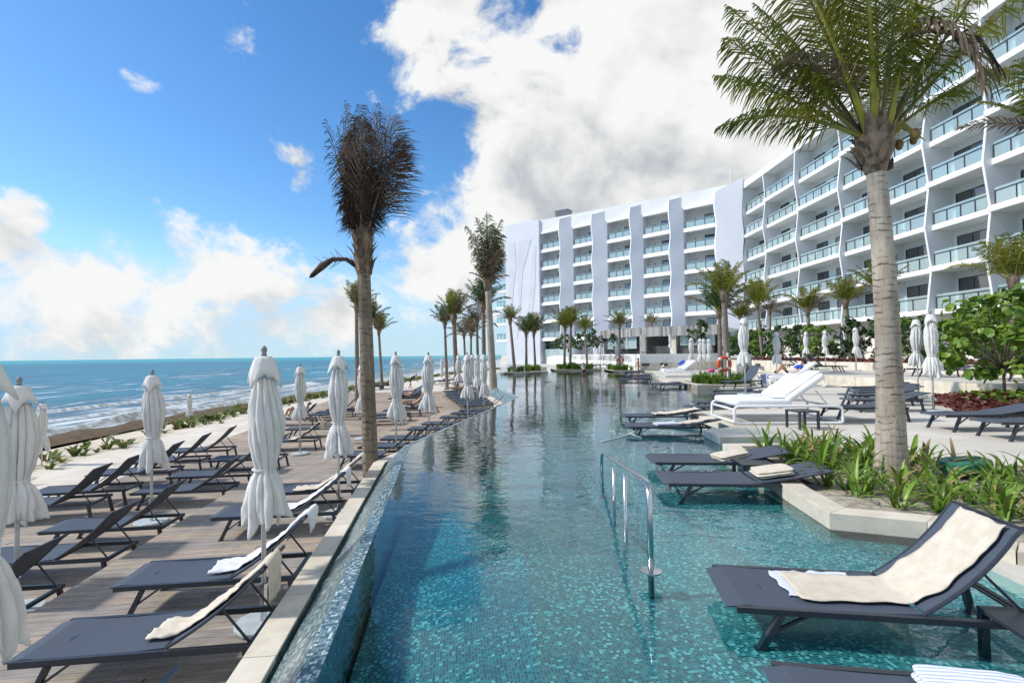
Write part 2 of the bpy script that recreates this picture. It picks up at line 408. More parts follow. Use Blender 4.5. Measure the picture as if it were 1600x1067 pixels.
def sea_mat():
    mt, bb, o = newmat('sea_water')
    tc = bb.n('ShaderNodeTexCoord').outputs['Object']
    x, y, z = bb.sep(tc)
    d = bb.math('ADD', bb.math('MULTIPLY', x, -1.0), bb.math('MULTIPLY', y, .03))    # metres out from the shore
    dist = bb.vmath('LENGTH', tc)
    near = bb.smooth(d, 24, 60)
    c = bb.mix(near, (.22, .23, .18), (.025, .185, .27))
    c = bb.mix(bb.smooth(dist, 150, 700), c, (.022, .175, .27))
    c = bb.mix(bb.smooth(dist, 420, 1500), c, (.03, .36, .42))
    st = bb.vmath('MULTIPLY', tc, (.55, .16, 1))
    w1 = bb.noise(st, .55, 5, .6, .8); w2 = bb.noise(bb.vmath('MULTIPLY', tc, (1.4, .5, 1)), 1.3, 4, .6, .4)
    big = bb.noise(bb.vmath('MULTIPLY', tc, (.10, .022, 1)), .5, 3, .5)
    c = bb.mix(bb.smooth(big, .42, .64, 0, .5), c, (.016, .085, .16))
    foam = bb.math('MULTIPLY', bb.smooth(bb.math('ADD', w1, bb.math('MULTIPLY', bb.math('SUBTRACT', big, .5), .5)), .545, .72), bb.smooth(d, 30, 180, .85, .16))
    lace = bb.smooth(bb.noise(tc, 1.1, 6, .7, 1.2), .42, .58)
    wash = bb.math('MULTIPLY', bb.smooth(d, 27, 38, 1.0, 0.0), lace)
    foam = bb.math('MINIMUM', bb.math('ADD', foam, wash), 1.0)
    c = bb.mix(foam, c, (.72, .76, .80))
    pr = bb.n('ShaderNodeBsdfPrincipled'); bb.put(pr.inputs['Base Color'], c)
    bb.put(pr.inputs['Roughness'], bb.math('MULTIPLY_ADD', foam, .4, .34))
    pr.inputs['IOR'].default_value = 1.33
    pr.inputs['Specular IOR Level'].default_value = .16
    bp = bb.n('ShaderNodeBump'); bp.inputs['Strength'].default_value = .9; bp.inputs['Distance'].default_value = .5
    bb.put(bp.inputs['Height'], bb.math('MULTIPLY_ADD', w2, .5, w1)); bb.put(pr.inputs['Normal'], bp.outputs[0])
    bb.nt.links.new(pr.outputs[0], o.inputs[0]); return mt
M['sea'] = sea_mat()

def glass_mat(name, tint, refl, gcol=(1, 1, 1), pale_refl=0.0):
    mt, bb, o = newmat(name)
    lw_ = bb.n('ShaderNodeLayerWeight'); lw_.inputs['Blend'].default_value = .5
    fre = bb.math('MULTIPLY_ADD', bb.math('POWER', lw_.outputs['Facing'], 5.0), .95, .045)
    tr = bb.n('ShaderNodeBsdfTransparent'); tr.inputs['Color'].default_value = (*tint, 1)
    gl = bb.n('ShaderNodeBsdfGlossy'); gl.inputs['Roughness'].default_value = .03; gl.inputs['Color'].default_value = (*gcol, 1)
    mx = bb.n('ShaderNodeMixShader'); bb.put(mx.inputs[0], bb.math('ADD', fre, refl, clamp=True))
    bb.nt.links.new(tr.outputs[0], mx.inputs[1]); bb.nt.links.new(gl.outputs[0], mx.inputs[2])
    if pale_refl:      # pale green reflection put into the panes as a diffuse colour
        df = bb.n('ShaderNodeBsdfDiffuse'); df.inputs['Color'].default_value = (.74, .84, .84, 1)
        m2 = bb.n('ShaderNodeMixShader'); m2.inputs[0].default_value = pale_refl
        bb.nt.links.new(mx.outputs[0], m2.inputs[1]); bb.nt.links.new(df.outputs[0], m2.inputs[2]); mx = m2
    bb.nt.links.new(mx.outputs[0], o.inputs[0]); return mt
M['rail_glass'] = glass_mat('rail_glass', (.66, .84, .85), .10, (.92, .97, 1.0), .30)
M['door_glass'] = glass_mat('door_glass', (.30, .36, .38), .16)

def bark_mat(name, a, c2, ring, ringw, rscale):
    mt, bb, o = newmat(name)
    tc = bb.n('ShaderNodeTexCoord').outputs['Object']
    x, y, z = bb.sep(tc)
    n = bb.noise(bb.vmath('MULTIPLY', tc, (14, 14, 2.2)), 1.0, 7, .65)
    big = bb.noise(tc, 1.4, 4)
    rz = bb.math('ADD', bb.math('MULTIPLY', z, rscale), bb.math('MULTIPLY', bb.noise(bb.vmath('MULTIPLY', tc, (5, 5, 2)), 1.0, 5, .65), 1.5))
    f = bb.math('FRACT', rz)
    k = bb.math('MULTIPLY', bb.smooth(f, 0.0, ringw, 1.0, 0.0), bb.smooth(bb.noise(bb.vmath('MULTIPLY', tc, (6, 6, 7)), 1.0, 4), .42, .66))
    c = bb.mix(bb.smooth(n, .3, .7), a, c2)
    c = bb.mix(bb.smooth(big, .45, .68, 0, .55), c, tuple(q * .62 for q in a))
    c = bb.mix(k, c, ring)
    pr = bb.n('ShaderNodeBsdfPrincipled'); bb.put(pr.inputs['Base Color'], c); pr.inputs['Roughness'].default_value = .9
    bp = bb.n('ShaderNodeBump'); bp.inputs['Strength'].default_value = .7; bp.inputs['Distance'].default_value = .02
    bb.put(bp.inputs['Height'], bb.math('SUBTRACT', n, bb.math('MULTIPLY', k, .8))); bb.put(pr.inputs['Normal'], bp.outputs[0])
    bb.nt.links.new(pr.outputs[0], o.inputs[0]); return mt
M['bark'] = bark_mat('palm_bark_grey', (.33, .275, .22), (.50, .44, .365), (.12, .085, .06), .30, 10.5)
M['bark_brown'] = bark_mat('palm_bark_brown', (.16, .125, .09), (.28, .225, .165), (.035, .026, .02), .36, 8.0)
M['bark_small'] = PM('palm_bark_far', (.26, .22, .185), (.15, .12, .095), 6, .9, stretch=(1, 1, 2.5))
M['twig'] = PM('twig_bark', (.26, .22, .17), (.18, .15, .11), 5, .9)

def board_concrete():
    mt, bb, o = newmat('grey_timber_boards')
    tc = bb.n('ShaderNodeTexCoord').outputs['Object']
    n = bb.noise(bb.vmath('MULTIPLY', tc, (3, 3, .5)), 2.0, 6, .7)
    rv = bb.n('ShaderNodeObjectInfo').outputs['Random']
    c = bb.ramp(bb.math('ADD', n, bb.math('MULTIPLY', bb.math('SUBTRACT', rv, .5), .6)), [(.25, (.16, .16, .155)), (.5, (.29, .28, .27)), (.75, (.42, .41, .39))])
    pr = bb.n('ShaderNodeBsdfPrincipled'); bb.put(pr.inputs['Base Color'], c); pr.inputs['Roughness'].default_value = .85
    bb.nt.links.new(pr.outputs[0], o.inputs[0]); return mt
M['boards'] = board_concrete()
# ------------------------------------------------------------------ mesh helpers
class MB:
    def __init__(s): s.v = []; s.f = []
    def add(s, vs, fs):
        k = len(s.v); s.v.extend([tuple(p) for p in vs]); s.f.extend([tuple(i + k for i in f) for f in fs]); return s
    def box(s, x0, x1, y0, y1, z0, z1):
        return s.add([(x0, y0, z0), (x1, y0, z0), (x1, y1, z0), (x0, y1, z0), (x0, y0, z1), (x1, y0, z1), (x1, y1, z1), (x0, y1, z1)],
                     [(0, 3, 2, 1), (4, 5, 6, 7), (0, 1, 5, 4), (1, 2, 6, 5), (2, 3, 7, 6), (3, 0, 4, 7)])
    def bar(s, p, q, w, h, upv=(0, 0, 1)):
        p, q = Vector(p), Vector(q); d = (q - p).normalized(); u = Vector(upv)
        if abs(d.dot(u)) > .98: u = Vector((1, 0, 0))
        a = d.cross(u).normalized() * w / 2; c = a.cross(d).normalized() * h / 2
        vs = [p - a - c, p + a - c, p + a + c, p - a + c, q - a - c, q + a - c, q + a + c, q - a + c]
        return s.add(vs, [(0, 1, 2, 3), (4, 7, 6, 5), (0, 4, 5, 1), (1, 5, 6, 2), (2, 6, 7, 3), (3, 7, 4, 0)])
    def tube(s, pts, r, n=8, cap=True):
        pts = [Vector(p) for p in pts]; rs = r if isinstance(r, (list, tuple)) else [r] * len(pts)
        vs, fs = [], []; prev = None
        for i, p in enumerate(pts):
            d = (pts[min(i + 1, len(pts) - 1)] - pts[max(i - 1, 0)]).normalized()
            if prev is None:
                a = d.cross(Vector((0, 0, 1)))
                if a.length < .05: a = d.cross(Vector((1, 0, 0)))
            else: a = prev - d * prev.dot(d)
            a.normalize(); prev = a; c = d.cross(a)
            for k in range(n):
                t = 2 * math.pi * k / n
                vs.append(p + (a * math.cos(t) + c * math.sin(t)) * rs[i])
        for i in range(len(pts) - 1):
            for k in range(n):
                fs.append((i * n + k, i * n + (k + 1) % n, (i + 1) * n + (k + 1) % n, (i + 1) * n + k))
        if cap:
            fs.append(tuple(range(n - 1, -1, -1))); fs.append(tuple((len(pts) - 1) * n + k for k in range(n)))
        return s.add(vs, fs)
    def prism(s, poly, z0, z1):
        n = len(poly)
        area = sum(poly[i][0] * poly[(i + 1) % n][1] - poly[(i + 1) % n][0] * poly[i][1] for i in range(n))
        if area < 0: poly = poly[::-1]
        vs = [(p[0], p[1], z0) for p in poly] + [(p[0], p[1], z1) for p in poly]
        fs = [tuple(range(n - 1, -1, -1)), tuple(range(n, 2 * n))] + [(i, (i + 1) % n, n + (i + 1) % n, n + i) for i in range(n)]
        return s.add(vs, fs)
    def lathe(s, prof, n=16, c=(0, 0, 0)):
        vs, fs = [], []
        for (r, z) in prof:
            for k in range(n):
                t = 2 * math.pi * k / n; vs.append((c[0] + r * math.cos(t), c[1] + r * math.sin(t), c[2] + z))
        for i in range(len(prof) - 1):
            for k in range(n):
                fs.append((i * n + k, i * n + (k + 1) % n, (i + 1) * n + (k + 1) % n, (i + 1) * n + k))
        fs.append(tuple(range(n - 1, -1, -1))); fs.append(tuple((len(prof) - 1) * n + k for k in range(n)))
        return s.add(vs, fs)
    def grid(s, rows):
        n = len(rows[0]); vs = [p for r in rows for p in r]
        return s.add(vs, [(i * n + k, i * n + k + 1, (i + 1) * n + k + 1, (i + 1) * n + k) for i in range(len(rows) - 1) for k in range(n - 1)])
    def mesh(s, name, mat, smooth=False):
        me = bpy.data.meshes.new(name); me.from_pydata(s.v, [], s.f); me.update()
        me.materials.append(M[mat] if isinstance(mat, str) else mat)
        if smooth: me.polygons.foreach_set('use_smooth', [True] * len(me.polygons))
        return me
    def obj(s, name, mat, parent=None, smooth=False, bevel=0):
        o = link(name, s.mesh(name, mat, smooth), parent)
        if bevel:
            bv = o.modifiers.new('edge', 'BEVEL'); bv.width = bevel; bv.segments = 2; bv.limit_method = 'ANGLE'
        return o

def link(name, data, parent=None, loc=None, rz=0.0, scale=None):
    o = bpy.data.objects.new(name, data); COL.objects.link(o)
    if parent is not None: o.parent = parent
    if loc is not None: o.location = loc
    if rz: o.rotation_euler = (0, 0, rz)
    if scale: o.scale = (scale,) * 3 if isinstance(scale, (int, float)) else scale
    return o
def empty(name, loc=(0, 0, 0), rz=0.0, scale=None, size=.2):
    o = link(name, None, None, loc, rz, scale); o.empty_display_size = size; return o
def tag(o, label=None, cat=None, group=None, kind=None):
    for k, v in (('label', label), ('category', cat), ('group', group), ('kind', kind)):
        if v: o[k] = v
    return o
KIDS = {}
def copy_thing(src, loc, rz=0.0, scale=None):
    """a copy of a thing and of all its parts and sub-parts"""
    def cp(o, parent):
        c = o.copy(); COL.objects.link(c)
        if parent is not None: c.parent = parent
        for ch in o.children: cp(ch, c)
        return c
    c = cp(src, None); c.location = loc; c.rotation_euler = (0, 0, rz)
    if scale: c.scale = (scale,) * 3 if isinstance(scale, (int, float)) else scale
    return c
def place(protos, key, make, loc, rz, label, cat, group, scale=None):
    """first use of a kind moves the built thing, later uses copy it"""
    if key not in protos:
        o = protos[key] = make(); o.location = loc; o.rotation_euler = (0, 0, rz)
        if scale: o.scale = (scale,) * 3 if isinstance(scale, (int, float)) else scale
    else: o = copy_thing(protos[key], loc, rz, scale or 1.0)
    return tag(o, label, cat, group)

def poly_sheet(name, pts, mat, kind='structure', **kw):
    n = len(pts)
    if sum(pts[i][0] * pts[(i + 1) % n][1] - pts[(i + 1) % n][0] * pts[i][1] for i in range(n)) < 0: pts = pts[::-1]
    mb = MB(); mb.add(pts, [tuple(range(len(pts)))]); o = mb.obj(name, mat); return tag(o, kind=kind, **kw)

# ------------------------------------------------------------------ levels
Z_WATER = -0.16; Z_DECK = -1.05; Z_LOW = -1.375; Z_SAND = -1.42; Z_SEA = -3.3; Z_SHELF = -0.26; Z_FLOOR = -1.15

# ------------------------------------------------------------------ sea, beach, land
mb = MB(); mb.add([(-9000, -400, Z_SEA), (6000, -400, Z_SEA), (6000, 14000, Z_SEA), (-9000, 14000, Z_SEA)], [(0, 1, 2, 3)])
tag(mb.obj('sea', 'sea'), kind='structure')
SHORE = [(-12.6, -40), (-12.8, 2), (-13.2, 13), (-14.3, 22), (-14.8, 32), (-14.2, 48), (-11.8, 70), (-8.5, 92), (-2, 112), (14, 135), (60, 170), (160, 210)]
def off_shore(d):
    out = []
    for i, p in enumerate(SHORE):
        a = Vector((*SHORE[max(i - 1, 0)], 0)); c = Vector((*SHORE[min(i + 1, len(SHORE) - 1)], 0))
        t = (c - a).normalized(); nn = Vector((-t.y, t.x, 0)); out.append(Vector((*p, 0)) + nn * d)
    return out
def resample(pts, n):
    pts = [Vector(p) for p in pts]; L_ = [0]
    for a, c in zip(pts, pts[1:]): L_.append(L_[-1] + (c - a).length)
    out = []
    for i in range(n):
        t = L_[-1] * i / (n - 1); k = max(j for j in range(len(L_)) if L_[j] <= t + 1e-9); k = min(k, len(pts) - 2)
        f = (t - L_[k]) / max(L_[k + 1] - L_[k], 1e-9); out.append(pts[k].lerp(pts[k + 1], f))
    return out
rows = []
for d, z in ((0, Z_SAND), (1.2, Z_SAND - .08), (3, -1.85), (6, -2.35), (10, -2.95), (13, -3.4), (20, -4.3)):
    ln = resample(off_shore(d), 150)
    rows.append([(p.x, p.y, z + (.10 * noise.noise((p.x * .35, p.y * .35, d)) if 0 < d < 20 else 0)) for p in ln])
tag(MB().grid(rows).obj('beach', 'sand', smooth=True), kind='structure')
land = [(p.x, p.y, Z_SAND) for p in off_shore(0)] + [(400, 210, Z_SAND), (400, -40, Z_SAND)]
poly_sheet('ground', land, 'pale_sand')
rows = []
for j in range(7):
    a = j / 6.0; d0 = 8.2 + 4.6 * a
    ln = resample(off_shore(d0), 260)
    rows.append([(p.x + .5 * noise.noise((i * .2, j * .3, 1)), p.y, -2.60 - .152 * (d0 - 8.2) + .03 + .62 * math.sin(math.pi * a) * (0.55 + .9 * abs(noise.noise((i * .35, j * .5, 5)))))
                 for i, p in enumerate(ln)])
tag(MB().grid(rows).obj('seaweed', 'seaweed', smooth=True), kind='stuff', label='brown seaweed washed up along the waterline', cat='seaweed')
# a breaking wave near the shore
def wave_ridge(d, h, i0, i1, seed):
    ln = resample(off_shore(d), 260)[i0:i1]; rr = []
    for j in range(9):
        a = j / 8.0; row = []
        for i, p in enumerate(ln):
            e = math.sin(math.pi * i / max(len(ln) - 1, 1)) ** .5
            off = (a - .5) * 1.7
            row.append((p.x - off, p.y + .4 * noise.noise((i * .15, seed, 0)), Z_SEA - .02 + h * e * math.sin(math.pi * a) ** 1.6 * (.75 + .5 * noise.noise((i * .22, seed, 2)))))
        rr.append(row)
    return rr
mb = MB()
mb.grid(wave_ridge(17, .75, 38, 72, 1.0)); mb.grid(wave_ridge(23, .45, 50, 110, 3.0)); mb.grid(wave_ridge(30, .4, 40, 90, 7.0)); mb.grid(wave_ridge(20, .5, 80, 130, 9.0))
tag(mb.obj('surf_waves', PM('surf', (.34, .34, .26), (.70, .73, .74), 1.6, .35, .4, 6), smooth=True), kind='stuff', label='low breaking surf rolling onto the beach', cat='surf')

# ------------------------------------------------------------------ the pool
POOL_L = [(-.40, -3.0), (-1.137, 2.88), (-2.15, 10.5), (.28, 22.1), (-.9, 28.6), (-1.4, 56), (-1.0, 98)]   # wet edge of the pool
COPE_IN = []
pool_water = [(x, y, Z_WATER) for x, y in POOL_L] + [(7, 100, Z_WATER), (13, 75, Z_WATER), (16, 50, Z_WATER), (11, 24, Z_WATER), (9, 10, Z_WATER), (9, -3, Z_WATER)]
poly_sheet('pool_water', pool_water, 'pool_water')
BANK = [(4.15, 10.12), (4.2, 11.1), (4.95, 11.45), (5.0, 14.5), (7.8, 15.4), (8.7, 18.2), (9.2, 19.4), (11.2, 22.4), (11.2, 24.5), (9.4, 25.3), (9.6, 33.2), (11.2, 38), (12.5, 48.6)]
floor = [(x, y, Z_FLOOR) for x, y in POOL_L] + [(20, 98, Z_FLOOR), (20, -3, Z_FLOOR)]
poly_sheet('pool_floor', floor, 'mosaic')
mb = MB()
for (a, c) in zip(POOL_L, POOL_L[1:]):
    mb.add([(a[0], a[1], Z_FLOOR), (c[0], c[1], Z_FLOOR), (c[0], c[1], Z_WATER + .006), (a[0], a[1], Z_WATER + .006)], [(0, 1, 2, 3)])
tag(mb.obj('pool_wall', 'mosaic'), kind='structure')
# shallow sun shelf along the terrace, with one submerged step before it
shelf = [(1.05, -3), (1.25, 4.6), (1.62, 6.2), (1.55, 9.3), (2.15, 14.6), (4.6, 17.2), (5.4, 22), (6.4, 34), (8.4, 42), (9.5, 47), (20, 47), (20, -3)]
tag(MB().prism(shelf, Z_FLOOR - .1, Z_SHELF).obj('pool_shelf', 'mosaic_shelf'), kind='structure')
step = [(1.2, -3), (1.2, 4.4), (1.28, 6.1), (1.22, 9.4), (1.85, 14.7), (3, 16.4), (20, 16.4), (20, -3)]
tag(MB().prism(step, Z_FLOOR - .1, Z_SHELF - .34).obj('pool_step', 'mosaic'), kind='structure')
z1, z2 = Z_SHELF - .006, Z_FLOOR + .002      # entry floor that falls away towards the wall and the deep water
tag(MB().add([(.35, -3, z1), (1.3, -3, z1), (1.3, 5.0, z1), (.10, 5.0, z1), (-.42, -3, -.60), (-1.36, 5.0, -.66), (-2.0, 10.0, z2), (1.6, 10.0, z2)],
             [(0, 1, 2, 3), (4, 0, 3, 5), (5, 3, 6), (3, 2, 7, 6)]).obj('pool_entry_ramp', 'mosaic'), kind='structure')

def offset_line(pts, d):
    out = []
    for i, p in enumerate(pts):
        n = Vector((0, 0)); k = 0
        segs = []
        if i > 0: segs.append((pts[i - 1], p))
        if i < len(pts) - 1: segs.append((p, pts[i + 1]))
        ns = []
        for a, c in segs:
            t = Vector((c[0] - a[0], c[1] - a[1])).normalized(); ns.append(Vector((-t.y, t.x)))
        nn = sum(ns, Vector((0, 0))); nn.normalize()
        s_ = d / max(nn.dot(ns[0]), .5)
        out.append((p[0] + nn.x * s_, p[1] + nn.y * s_))
    return out
PL = POOL_L[:6]
Z_COPE = -.50
LED = offset_line(PL, .13); SLO = offset_line(PL, .46); TR = offset_line(PL, .51); CO = offset_line(PL, .75)
mb = MB()     # the tiled overflow ledge: it slopes down from the wet edge into a narrow gutter
for i in range(len(PL) - 1):
    a, c, d, e = PL[i], PL[i + 1], LED[i + 1], LED[i]
    mb.add([(*a, Z_WATER + .006), (*c, Z_WATER + .006), (*d, Z_WATER - .012), (*e, Z_WATER - .012), (*SLO[i + 1], -.52), (*SLO[i], -.52)], [(0, 1, 2, 3), (3, 2, 4, 5)])
tag(mb.obj('overflow_ledge', 'mosaic_ledge'), kind='structure')
mb = MB()
for i in range(len(PL) - 1):
    mb.add([(*SLO[i], -.52), (*SLO[i + 1], -.52), (*SLO[i + 1], -.70), (*SLO[i], -.70), (*TR[i + 1], -.70), (*TR[i], -.70), (*TR[i + 1], Z_COPE - .02), (*TR[i], Z_COPE - .02)], [(0, 1, 2, 3), (3, 2, 4, 5), (5, 4, 6, 7)])
tag(mb.obj('overflow_trough', 'mosaic'), kind='structure')
mb = MB()
for i in range(len(PL) - 1):
    mb.add([(*SLO[i], -.56), (*SLO[i + 1], -.56), (*TR[i + 1], -.56), (*TR[i], -.56)], [(0, 1, 2, 3)])
tag(mb.obj('trough_water', 'trough_water'), kind='structure')
tag(MB().prism(CO[:6] + offset_line(PL, .515)[::-1], -1.5, Z_COPE - .053).obj('pool_edge_wall', 'coping'), kind='structure')
cop = empty('pool_coping'); tag(cop, kind='structure')
for i in range(len(PL) - 1):      # coping stones one by one
    a, c = Vector(TR[i]), Vector(TR[i + 1]); a2, c2 = Vector(CO[i]), Vector(CO[i + 1])
    n = max(1, round((c - a).length / .92))
    if i == 4: n = 1
    for k in range(n):
        g = .0025
        f0, f1 = k / n + g / n, (k + 1) / n - g / n
        q = [a.lerp(c, f0), a.lerp(c, f1), a2.lerp(c2, f1), a2.lerp(c2, f0)]
        MB().prism([tuple(p) for p in q], Z_COPE - .05, Z_COPE + rnd.uniform(-.0015, .0015)).obj('coping_stone', 'coping', cop, bevel=.006)

# ------------------------------------------------------------------ timber decks
STEP = [(-4.75, -3), (-5.26, 5.3), (-5.96, 11.2), (-3.5, 24.4), (-4.7, 30), (-5.0, 46)]
def u_at(line, v):      # where a polyline crosses the row v, in row coordinates
    q = [(p[0] * EU.x + p[1] * EU.y, p[0] * EV.x + p[1] * EV.y) for p in line]
    best = None
    for (u1, v1), (u2, v2) in zip(q, q[1:]):
        if (v1 - v) * (v2 - v) <= 0 and v1 != v2: best = u1 + (u2 - u1) * (v - v1) / (v2 - v1)
    return best
upper = empty('upper_deck', L(0, 0)); upper.rotation_euler = (0, 0, LA); tag(upper, kind='structure')
lower = empty('lower_deck', L(0, 0)); lower.rotation_euler = (0, 0, LA); tag(lower, kind='structure')
BW, PITCH = .139, .146
far_u, far_l = MB(), MB()
nu = nl = 0
shared = {}
def plank(parent, ua, ub, v, z, farmb, single):
    if ub - ua < .15: return
    if single:
        ln = round((ub - ua) / .05) * .05
        if ln not in shared:
            mbx = MB(); e = .006
            x0, x1, y0, y1 = 0, ln - .003, -BW / 2, BW / 2
            mbx.add([(x0, y0, -.035), (x1, y0, -.035), (x1, y1, -.035), (x0, y1, -.035), (x0, y0, -e), (x1, y0, -e), (x1, y1, -e), (x0, y1, -e),
                     (x0 + e, y0 + e, 0), (x1 - e, y0 + e, 0), (x1 - e, y1 - e, 0), (x0 + e, y1 - e, 0)],
                    [(0, 1, 5, 4), (1, 2, 6, 5), (2, 3, 7, 6), (3, 0, 4, 7), (4, 5, 9, 8), (5, 6, 10, 9), (6, 7, 11, 10), (7, 4, 8, 11), (8, 9, 10, 11)])
            shared[ln] = mbx.mesh('plank', 'deck')
        link('plank', shared[ln], parent, (ua, v, z + rnd.uniform(-.0012, .0012)))
    else: farmb.box(ua, ub - .003, v - BW / 2, v + BW / 2, z - .035, z + rnd.uniform(-.001, .001))
k = 0; v = 1.2
while v < 44:
    us, uc = u_at(STEP, v), u_at(CO, v)
    if us is not None and uc is not None:
        a, c = us, uc - .01
        cuts = [a] + ([a + 1.3 + .9 * ((k * 37) % 10) / 10] if c - a > 2.4 else []) + [c]
        for q0, q1 in zip(cuts, cuts[1:]): plank(upper, q0, q1, v, Z_DECK, far_u, v < 14.5 and nu < 292); nu += 1
    if us is not None:
        a = -8.55; c = us - .03
        cuts = [a] + [a + 1.0 + 1.6 * ((k * 53) % 10) / 10] + [c]
        for q0, q1 in zip(cuts, cuts[1:]): plank(lower, q0, q1, v, Z_LOW, far_l, 3 < v < 17 and nl < 292); nl += 1
    v += PITCH; k += 1
tag(far_u.obj('distant_planks', 'deck', upper), kind='stuff'); tag(far_l.obj('distant_planks', 'deck', lower), kind='stuff')
mb = MB()
for a, c in zip(STEP, STEP[1:]):
    mb.bar((a[0], a[1], Z_DECK - .20), (c[0], c[1], Z_DECK - .20), .035, .30)
tag(mb.obj('deck_riser', 'riser'), kind='structure')
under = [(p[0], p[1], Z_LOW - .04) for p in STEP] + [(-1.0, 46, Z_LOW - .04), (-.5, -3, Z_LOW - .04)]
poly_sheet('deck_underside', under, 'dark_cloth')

# ------------------------------------------------------------------ terraces
T_MAIN = BANK + [(18.5, 48.6), (30, 48.6), (30, -4), (13, -4), (7.0, 3.6), (7.0, 6.8), (5.3, 9.8)]
tag(MB().prism([(p[0], p[1]) for p in BANK] + [(12.5, 49.4), (24, 49.4), (24, 27.2), (24, 6.8), (7.1, 6.8), (5.35, 9.95), (5.35, 10.12)], -1.6, 0.0).obj('terrace', 'terrace'), kind='structure')
edge = empty('terrace_edging'); tag(edge, kind='structure')
def edging(pts, w, z0, z1, step, closed=False, parent=edge, mat='coping'):
    """kerb stones laid one by one along a line, outer face on the line"""
    pts = list(pts) + ([pts[0]] if closed else [])
    inn = offset_line(pts, -w)
    for i in range(len(pts) - 1):
        a, c, a2, c2 = Vector(pts[i]), Vector(pts[i + 1]), Vector(inn[i]), Vector(inn[i + 1])
        n = max(1, round((c - a).length / step))
        for k in range(n):
            f0, f1 = k / n + .002, (k + 1) / n - .002
            q = [a.lerp(c, f0), a.lerp(c, f1), a2.lerp(c2, f1), a2.lerp(c2, f0)]
            MB().prism([tuple(p) for p in q], z0, z1 + rnd.uniform(-.001, .001)).obj('kerb_stone', mat, parent, bevel=.005)
edging([(5.35, 10.115), (4.145, 10.115)] + [(x - .005, y) for x, y in BANK[1:]], .30, -.13, .006, 1.1)
# planter with the big palm
PLANTER = [(5.35, 9.08), (4.1, 9.1), (3.66, 6.25), (3.58, 5.47), (4.30, 5.18), (4.42, 4.45), (9.5, 3.0)]
tag(MB().prism(PLANTER + [(9.5, 6.2), (7.1, 6.79), (5.36, 9.9)], -1.6, -.07).obj('planter_bed', 'soil'), kind='structure')
pk = empty('planter_kerb'); tag(pk, kind='structure')
edging(PLANTER, .26, -.165, .012, 1.0, parent=pk)
rows = []
for i in range(15):
    row = []
    for j in range(15):
        x = 3.75 + 5.2 * i / 14; y = 5.35 + 4.2 * j / 14
        row.append((x, y, -.2 + .24 * max(0, math.exp(-((x - 6.0) ** 2 / 3.4 + (y - 6.9) ** 2 / 2.2))) + .04 * noise.noise((x * 1.5, y * 1.5, 0)) + .1))
    rows.append(row)
mb = MB()      # mosaic below the water line along the terrace and the planter
for line in (PLANTER[:6], BANK):
    o_l = offset_line(line, .004)
    for a, c in zip(o_l, o_l[1:]):
        mb.add([(a[0], a[1], -1.2), (c[0], c[1], -1.2), (c[0], c[1], -.150), (a[0], a[1], -.150)], [(0, 1, 2, 3)])
tag(mb.obj('pool_wall_tiles', 'mosaic'), kind='structure')
# a low stone landing beside the big lounger
tag(MB().prism([(3.95, 1.0), (3.95, 3.0), (4.02, 4.40), (9.5, 2.9), (9.5, 1.0)], -1.6, -.10).obj('landing', 'terrace'), kind='structure')
# raised platform, planter walls and hedge bed
tag(MB().prism([(15.4, 26.5), (21.9, 37.0), (24, 37.0), (24, 4), (19, 4), (16.6, 16.5)], 0.004, .48).obj('platform', 'terrace'), kind='structure')
pe = empty('platform_wall', (0, 0, 0)); tag(pe, 'long low limestone retaining wall under the raised lounger platform', 'retaining wall')
def wallblocks(pts, w, z0, z1, step, parent):
    edging(pts, w, z0, z1, step, parent=parent, mat='stone')
wallblocks([(19, 4.0), (16.58, 16.5), (15.38, 26.52), (21.88, 37.03)], .25, .006, .50, 1.6, pe)
bw = empty('planter_wall'); tag(bw, 'pale planter wall behind the platform holding the hedge bed', 'planter wall')
wallblocks([(22.2, 4.0), (22.2, 26.8), (22.0, 40.0), (20.8, 48.8)], .3, .004, .97, 2.0, bw)
tag(MB().prism([(22.55, 4), (22.55, 27), (22.35, 40), (21.2, 48.8), (33, 76), (36, 76), (36, 4)], -1.4, .88).obj('hedge_bed', 'soil'), kind='structure')
# upper terrace with the pool bar
tag(MB().prism([(12.5, 49.3), (9.0, 62.5), (-1.0, 97), (6, 99), (13, 80)], -1.6, -.004).obj('far_terrace', 'terrace'), kind='structure')
UT = [(9, 82), (12.0, 66), (12.5, 52.5), (12.6, 49.6), (18.6, 49.5), (20.9, 50.0), (34, 80), (20, 96), (4, 98)]
tag(MB().prism(UT, -1.4, 1.48).obj('upper_terrace', 'white_wall'), kind='structure')
uw = empty('terrace_wall'); tag(uw, 'two tone pale wall below the pool bar, at the far pool end', 'wall')
edging([(20.9, 49.98), (18.58, 49.48), (12.58, 49.58)], .3, -.3, .78, 1.6, parent=uw, mat='stone')
edging([(20.9, 50.03), (18.58, 49.53), (12.6, 49.63), (12.5, 52.5), (12.0, 66), (9, 82)], .2, .785, 1.62, 2.4, parent=uw, mat='white_wall')
# sand bank at the far end of the pool
rows = []
for i in range(24):
    row = []
    for j in range(12):
        x = -2.5 + 22 * i / 23; y = 98 + 26 * j / 11 - (8 * max(0, (i - 5) / 18))
        row.append((x, y, -.30 + 1.9 * (j / 11) ** .7 + .05 * noise.noise((x, y, 0))))
    rows.append(row)
tag(MB().grid(rows).obj('sand_bank', 'pale_sand', smooth=True), kind='structure')
